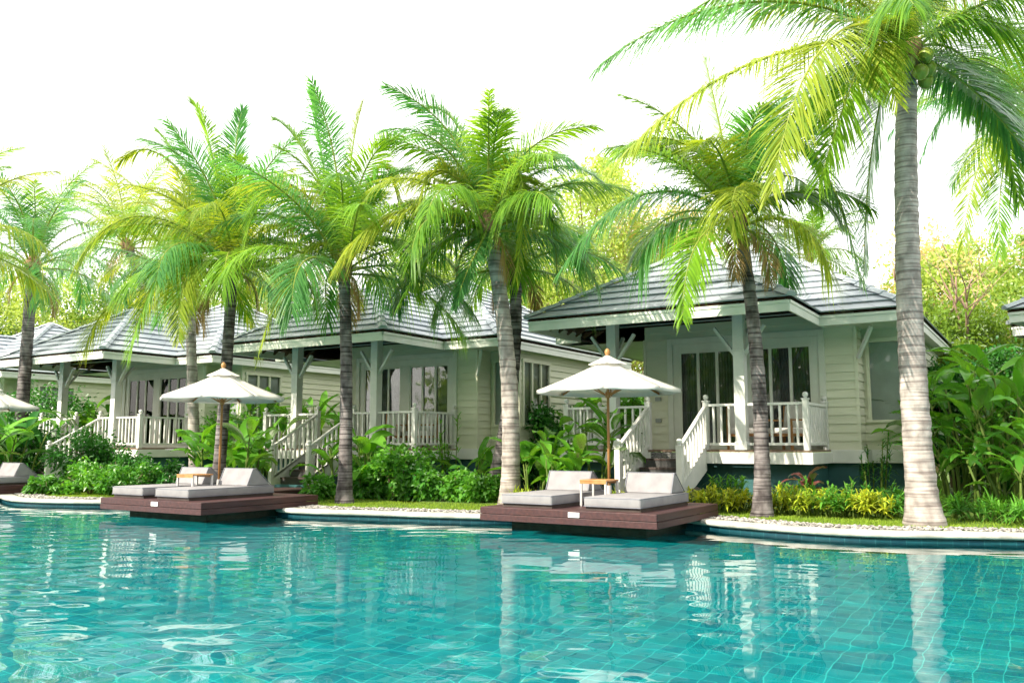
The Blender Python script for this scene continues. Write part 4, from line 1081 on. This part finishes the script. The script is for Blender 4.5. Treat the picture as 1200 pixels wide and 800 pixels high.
# hedge masses behind / between villas (each a shrub)
hk = 0
def HB(px, py, Y, rad, h, mat, lab, n=5000, ln=.16, wd=.07, name='shrub', grp='dense bushes between and behind the villas'):
    global hk; hk += 1
    p = at(px, py, Y); return shrub((p.x, Y, ZL), rad, h, n, ln, wd, mat, lab, 300+hk, group=grp, name=name)
HB(1118, 500, 20.5, (1.1, 1.3), 3.3, M['shrub_dark'], 'tall dark hedge bush against the right villa side wall', 9000)
HB(1175, 500, 21.5, (1.5, 1.3), 3.6, M['shrub_dark'], 'tall dark bush behind the banana plants at the right edge', 9000)
HB(1215, 500, 17.8, (1.2, 1.0), 2.6, M['shrub_dark'], 'dark bush at the right edge under the neighbouring roof', 6000)
HB(650, 500, 26.5, (1.6, 1.2), 2.8, M['shrub_dark'], 'dark bush in the gap between the middle and right villas', 7000)
HB(628, 500, 23.2, (.9, .8), 2.3, M['shrub_dark'], 'tall dark bush screening the side wall of the middle villa', 7000)
HB(680, 500, 24.5, (1.0, .9), 2.4, M['shrub_dark'], 'dark bush left of the right villa veranda post', 6000)
HB(600, 520, 23.5, (.9, .8), 1.5, M['shrub_dark'], 'low dark bush behind the curved palm trunks', 4000)
HB(360, 450, 31, (2.2, 1.2), 4.0, M['shrub_dark'], 'dark bush in the gap between the left and middle villas', 8000)
HB(280, 480, 27, (1.6, 1.2), 2.6, M['shrub'], 'green bush at the right side wall of the left villa', 6000)
HB(50, 480, 30, (2.4, 1.3), 3.0, M['shrub_dark'], 'wide dark bush left of the left villa stairs', 7000)
HB(-10, 500, 26, (2.0, 1.3), 2.4, M['shrub_dark'], 'dark bush at the left edge behind the parasol', 7000)
HB(730, 480, 27.5, (1.5, 1.2), 4.0, M['shrub'], 'bright green bush seen through the right villa veranda', 7000)

# ------------------------------------------------------------------ planting near the pool
def G(px, py): p = gnd(px, py, ZL); return (p.x, p.y, ZL)
def P_at(px, Y): a = at(px, 500, Y); return (a.x, Y, ZL)
SG = 'yellow-green spiky plants in the bed below the right villa'
spots = [(815, 15.9, .34), (838, 15.5, .42), (862, 15.7, .36), (903, 15.2, .40), (925, 14.9, .44), (948, 14.7, .40), (972, 14.5, .46), (995, 14.4, .40), (1018, 14.2, .40), (1040, 14.4, .34), (850, 16.1, .60), (930, 15.7, .52), (985, 15.3, .5), (1030, 15.2, .5)]
hints = ['next to the stair foot', 'second from the stair foot', 'just left of the dark palm trunk', 'just right of the dark palm trunk', 'below the veranda railing end post', 'front of the red plant', 'below the wall corner',
         'left of the thick palm trunk', 'at the left foot of the thick palm trunk', 'behind the thick palm trunk base', 'taller, against the shaded plinth near the stairs', 'taller, behind the front row at the plinth', 'back row under the wall corner board', 'back row behind the thick palm']
for k, ((px, Y, h), hh) in enumerate(zip(spots, hints)):
    yel = k in (0, 1, 3, 5)
    rosette(P_at(px, Y), 18, h*1.12, 22, .21, .036, M['shrub_y'] if yel else (M['shrub'] if k % 3 == 0 or h >= .5 else M['shrub_y']), ('yellow-green' if yel else 'green')+' spiky leafed plant '+hh, 40+k, .38, group=SG)
heliconia((*vworld(V3, .18, -.65)[:2], ZL), .85, 16, 'dark red broad-leaved plant below the veranda corner', 71, mat='red', wid=.13, ln=.46, spread=.12, name='red_cordyline', group=None)
# slender tall plant between wall and big palm
rosette((*vworld(V3, 1.0, .9)[:2], ZL), 9, 1.6, 26, .24, .03, M['shrub_dark'], 'slender dark leafy plant beside the bay window, left of the thick trunk', 72, .35, group='slender bamboo-like plants at the walls')
rosette((*vworld(V2, .9, .3)[:2], ZL), 9, 2.0, 24, .34, .035, M['shrub'], 'slender bamboo-like plant at the middle villa wall corner', 73, .3, group='slender bamboo-like plants at the walls')
# right jungle
RG = 'big-leaved banana plants at the right edge'
for k, (px, Y, h, nl_, lab) in enumerate([(1110, 17.2, 2.2, 26, 'banana plant with a long leaf reaching left past the villa wall'), (1150, 16.3, 3.0, 30, 'tallest banana plant, right of the villa, under the bare tree'),
        (1195, 15.4, 2.8, 30, 'banana plant cut by the right edge'), (1130, 15.6, 1.5, 24, 'lower broad-leaved plant right of the thick palm trunk'), (1175, 14.4, 1.3, 24, 'low broad-leaved plant at the front of the right edge bed'), (1230, 14.0, 2.0, 24, 'broad-leaved plant beyond the right edge')]):
    heliconia(P_at(px, Y), h*1.22, int(nl_*1.5), lab, 80+k, wid=.25 if h > 2 else .18, ln=.95 if h > 2 else .6, spread=.5, group=RG, name='banana_plant')
for k, (px, Y) in enumerate([(1110, 14.3), (1140, 13.8), (1172, 13.4), (1200, 13.0), (1165, 14.6)]):
    rosette(P_at(px, Y), 8, .35, 20, .38, .03, M['shrub'] if k % 2 else M['banana'], 'grassy green clump %s at the right lawn edge' % ['beside the thick trunk', 'second from the thick trunk', 'in the middle', 'at the picture edge', 'set behind the others'][k], 90+k, .3, group='grassy clumps at the right lawn')
# between V3 and V2
MG = 'broad-leaved tropical plants beside the nearest platform'
for k, (px, Y, h, nl_, wd, lab) in enumerate([(628, 17.6, 1.5, 26, .26, 'bright broad-leaved plant just right of the grey curved palm'), (668, 16.6, 1.4, 26, .24, 'bright broad-leaved plant left of the nearest parasol pole'), (700, 17.6, 2.0, 20, .24, 'taller broad-leaved plant before the veranda rail of the right villa'),
        (655, 19.5, 1.9, 24, .28, 'broad-leaved plant further back in the gap between villas'), (560, 20.3, 1.2, 18, .2, 'small broad-leaved plant under the slender bamboo-like plant'), (745, 21.5, 2.9, 22, .34, 'tall paddle-leaved plant seen under the right veranda roof'), (690, 23.5, 3.0, 22, .34, 'tall paddle-leaved plant behind the nearest parasol')]):
    heliconia(P_at(px, Y), h, nl_, lab, 110+k, wid=wd, ln=.75 if h < 2.5 else 1.2, spread=.4, group=MG)
for k, (px, Y) in enumerate([(618, 16.4), (645, 15.9), (672, 15.6), (700, 15.5), (728, 15.9)]):
    rosette(P_at(px, Y), 9, .28, 22, .42, .022, M['shrub'] if k % 2 else M['shrub_y'], 'fine grassy clump behind the loungers, %s' % ['nearest the grey palm', 'second from the grey palm', 'in the middle', 'beside the parasol pole', 'at the stair foot'][k], 120+k, .3, group='fine grassy clumps behind the nearest loungers')
# in front of V2
HG = 'leafy shrubs below the middle villa veranda'
for k, (px, Y, rx, h, lab) in enumerate([(375, 19.0, .45, .5, 'leafy shrub left of the thin straight palm'), (428, 19.3, .55, .7, 'leafy shrub right of the thin straight palm'), (463, 19.0, .6, 1.1, 'tallest leafy shrub under the veranda end post'), (500, 18.8, .55, .75, 'leafy shrub below the veranda corner'),
        (535, 18.6, .5, .65, 'leafy shrub under the slender bamboo-like plant'), (565, 18.3, .45, .55, 'low leafy shrub left of the curved palms'), (480, 20.1, .7, 1.25, 'leafy shrub set back against the middle villa plinth'), (440, 20.5, .7, 1.2, 'leafy shrub set back behind the thin palm')]):
    shrub(P_at(px, Y), (rx, rx*.8), h, 1900, .13, .075, M['shrub'], lab, 130+k, group=HG)
heliconia(P_at(433, 19.6), 2.1, 8, 'upright banana leaf plant rising before the middle villa post', 140, wid=.3, ln=1.0, spread=.2, group='broad-leaved plants by the middle villa')
heliconia(P_at(395, 19.9), 1.5, 12, 'broad-leaved plant behind the thin straight palm trunk', 141, wid=.22, ln=.7, spread=.3, group='broad-leaved plants by the middle villa')
# V1 - V2 gap
for k, (px, Y, h, nl_, lab) in enumerate([(285, 20.2, 1.7, 28, 'bright broad-leaved plant right of the brown palm behind the middle parasol'), (300, 21.8, 2.2, 26, 'tall bright broad-leaved plant beside the middle villa stairs'), (243, 21.0, 1.8, 22, 'broad-leaved plant between the two palms behind the middle parasol'),
        (330, 25.5, 3.0, 24, 'dark tall paddle-leaved plant left of the middle villa veranda'), (385, 27.0, 3.4, 24, 'dark tall paddle-leaved plant seen under the middle veranda roof'), (310, 28.0, 3.2, 22, 'dark paddle-leaved plant behind the left villa wall end')]):
    heliconia(P_at(px, Y), h, nl_, lab, 150+k, wid=.3, ln=.8 if h < 2.5 else 1.25, spread=.5, group='broad-leaved plants between the left and middle villas')
# V1 mound; the darker leaves put its shade into the colour
for k, (px, Y, rx, h, mt, lab) in enumerate([(108, 22.8, .95, 1.75, 'shrub_dark', 'rounded tall bush beside the left villa stairs'), (140, 22.2, .8, 1.0, 'shrub_dark', 'bush in front of the left villa railing'), (185, 22.4, .9, .85, 'shrub_dark', 'low dark bush below the left villa skirt'), (75, 21.8, .6, .4, 'shrub', 'low bush at the left villa stair foot'),
        (110, 20.9, .9, .8, 'shrub', 'lush green bush in front of the rounded one'), (155, 20.7, .9, .7, 'shrub', 'lush green bush left of the middle platform'), (60, 20.8, .6, .4, 'shrub', 'pale ground-hugging shrub on the left lawn'), (205, 21.0, .7, .6, 'shrub_dark', 'dark low bush behind the middle loungers')]):
    shrub(P_at(px, Y), (rx, rx*.8), h, 4200 if h > 1 else 2800, .12, .055, M[mt], lab, 160+k, group='bushes in front of the left villa')
for k, (px, Y, h, lab) in enumerate([(70, 27.5, 2.4, 'dark paddle-leaved plant left of the left villa stairs'), (20, 25, 2.2, 'dark paddle-leaved plant above the left parasol'), (-10, 23.5, 2.0, 'dark broad-leaved plant at the left edge'), (130, 30.5, 3.0, 'dark paddle-leaved plant seen under the left veranda roof'), (100, 29, 2.8, 'dark paddle-leaved plant behind the left villa post')]):
    heliconia(P_at(px, Y), h, 22, lab, 180+k, mat='shrub_dark' if k % 2 else 'banana', wid=.3, ln=1.1, spread=.5, group='dark broad-leaved plants at the left')
for k, (px, Y) in enumerate([(640, 14.9)]): pass

# wood on the far bank behind the camera (seen mirrored in the window panes)
r = np.random.default_rng(77); n = 42000
P = np.stack([r.uniform(-120, 40, n), r.normal(-24, 2.2, n), ZL+21*r.beta(1.3, 1.6, n)], -1)
P[:, 2] *= .75+.25*np.sin(P[:, 0]*.35)*np.cos(P[:, 0]*.13+1); d = nrm(r.normal(size=P.shape)); w_ = nrm(np.cross(d, r.normal(size=P.shape)))
V, F = ribbons(P, d, r.uniform(.6, 1.3, n), np.full(n, .5), r.uniform(0, .4, n), w_, 2, prof=[.3, 1, .1])
quads_mesh(V, F).build('far_bank_wood', M['tree_g'], None, kind='stuff', label='dense green wood on the bank across the pool', cat='wood')

# ------------------------------------------------------------------ light
SUN_EL = R(38); SUN_AZ = R(-126)     # azimuth measured from +Y towards +X: direction TO the sun
sd = Vector((math.sin(SUN_AZ)*math.cos(SUN_EL), math.cos(SUN_AZ)*math.cos(SUN_EL), math.sin(SUN_EL)))
ld = bpy.data.lights.new('sun', 'SUN'); ld.energy = 4.0; ld.angle = R(.5); ld.color = (1, .90, .74)
ls = bpy.data.objects.new('sun', ld); COL.objects.link(ls); ls.rotation_euler = (-sd).to_track_quat('-Z', 'Y').to_euler(); ls.location = sd*50
ld.cycles.is_caustics_light = True
w = bpy.data.worlds.new('World'); sc.world = w; w.use_nodes = True; nt = w.node_tree; nt.nodes.clear()
sky = N(nt, 'ShaderNodeTexSky'); sky.sky_type = 'NISHITA'; sky.sun_disc = False; sky.sun_elevation = SUN_EL; sky.sun_rotation = SUN_AZ
sky.air_density = 1; sky.dust_density = 2.0
# thin bright cloud veil
tc = N(nt, 'ShaderNodeTexCoord'); nz = N(nt, 'ShaderNodeTexNoise'); nz.inputs['Scale'].default_value = 2.2; nz.inputs['Detail'].default_value = 6
mp = N(nt, 'ShaderNodeMapping'); mp.inputs['Scale'].default_value = (1, 1, 3); L(nt, tc.outputs['Generated'], mp.inputs[0]); L(nt, mp.outputs[0], nz.inputs['Vector'])
mr = N(nt, 'ShaderNodeMapRange'); mr.inputs[1].default_value = .3; mr.inputs[2].default_value = .7; mr.inputs[3].default_value = .6; mr.inputs[4].default_value = .95; L(nt, nz.outputs['Fac'], mr.inputs[0])
mx = N(nt, 'ShaderNodeMix', data_type='RGBA'); L(nt, mr.outputs[0], mx.inputs[0]); L(nt, sky.outputs[0], mx.inputs[6]); mx.inputs[7].default_value = (8.2, 7.9, 7.5, 1)
bg = N(nt, 'ShaderNodeBackground'); bg.inputs[1].default_value = .15; L(nt, mx.outputs[2], bg.inputs[0])
wo = N(nt, 'ShaderNodeOutputWorld'); L(nt, bg.outputs[0], wo.inputs[0])

sc.view_settings.view_transform = 'Standard'; sc.view_settings.look = 'None'; sc.view_settings.gamma = 1; sc.view_settings.exposure = 1.14
sc.view_settings.use_curve_mapping = False
cy = sc.cycles if hasattr(sc, 'cycles') else None
sc.render.engine = 'CYCLES'
cy = sc.cycles
cy.use_denoising = True; cy.max_bounces = 8; cy.diffuse_bounces = 3; cy.glossy_bounces = 4; cy.transmission_bounces = 6; cy.transparent_max_bounces = 12
cy.caustics_refractive = True; cy.caustics_reflective = False; cy.sample_clamp_indirect = 4; cy.blur_glossy = .5
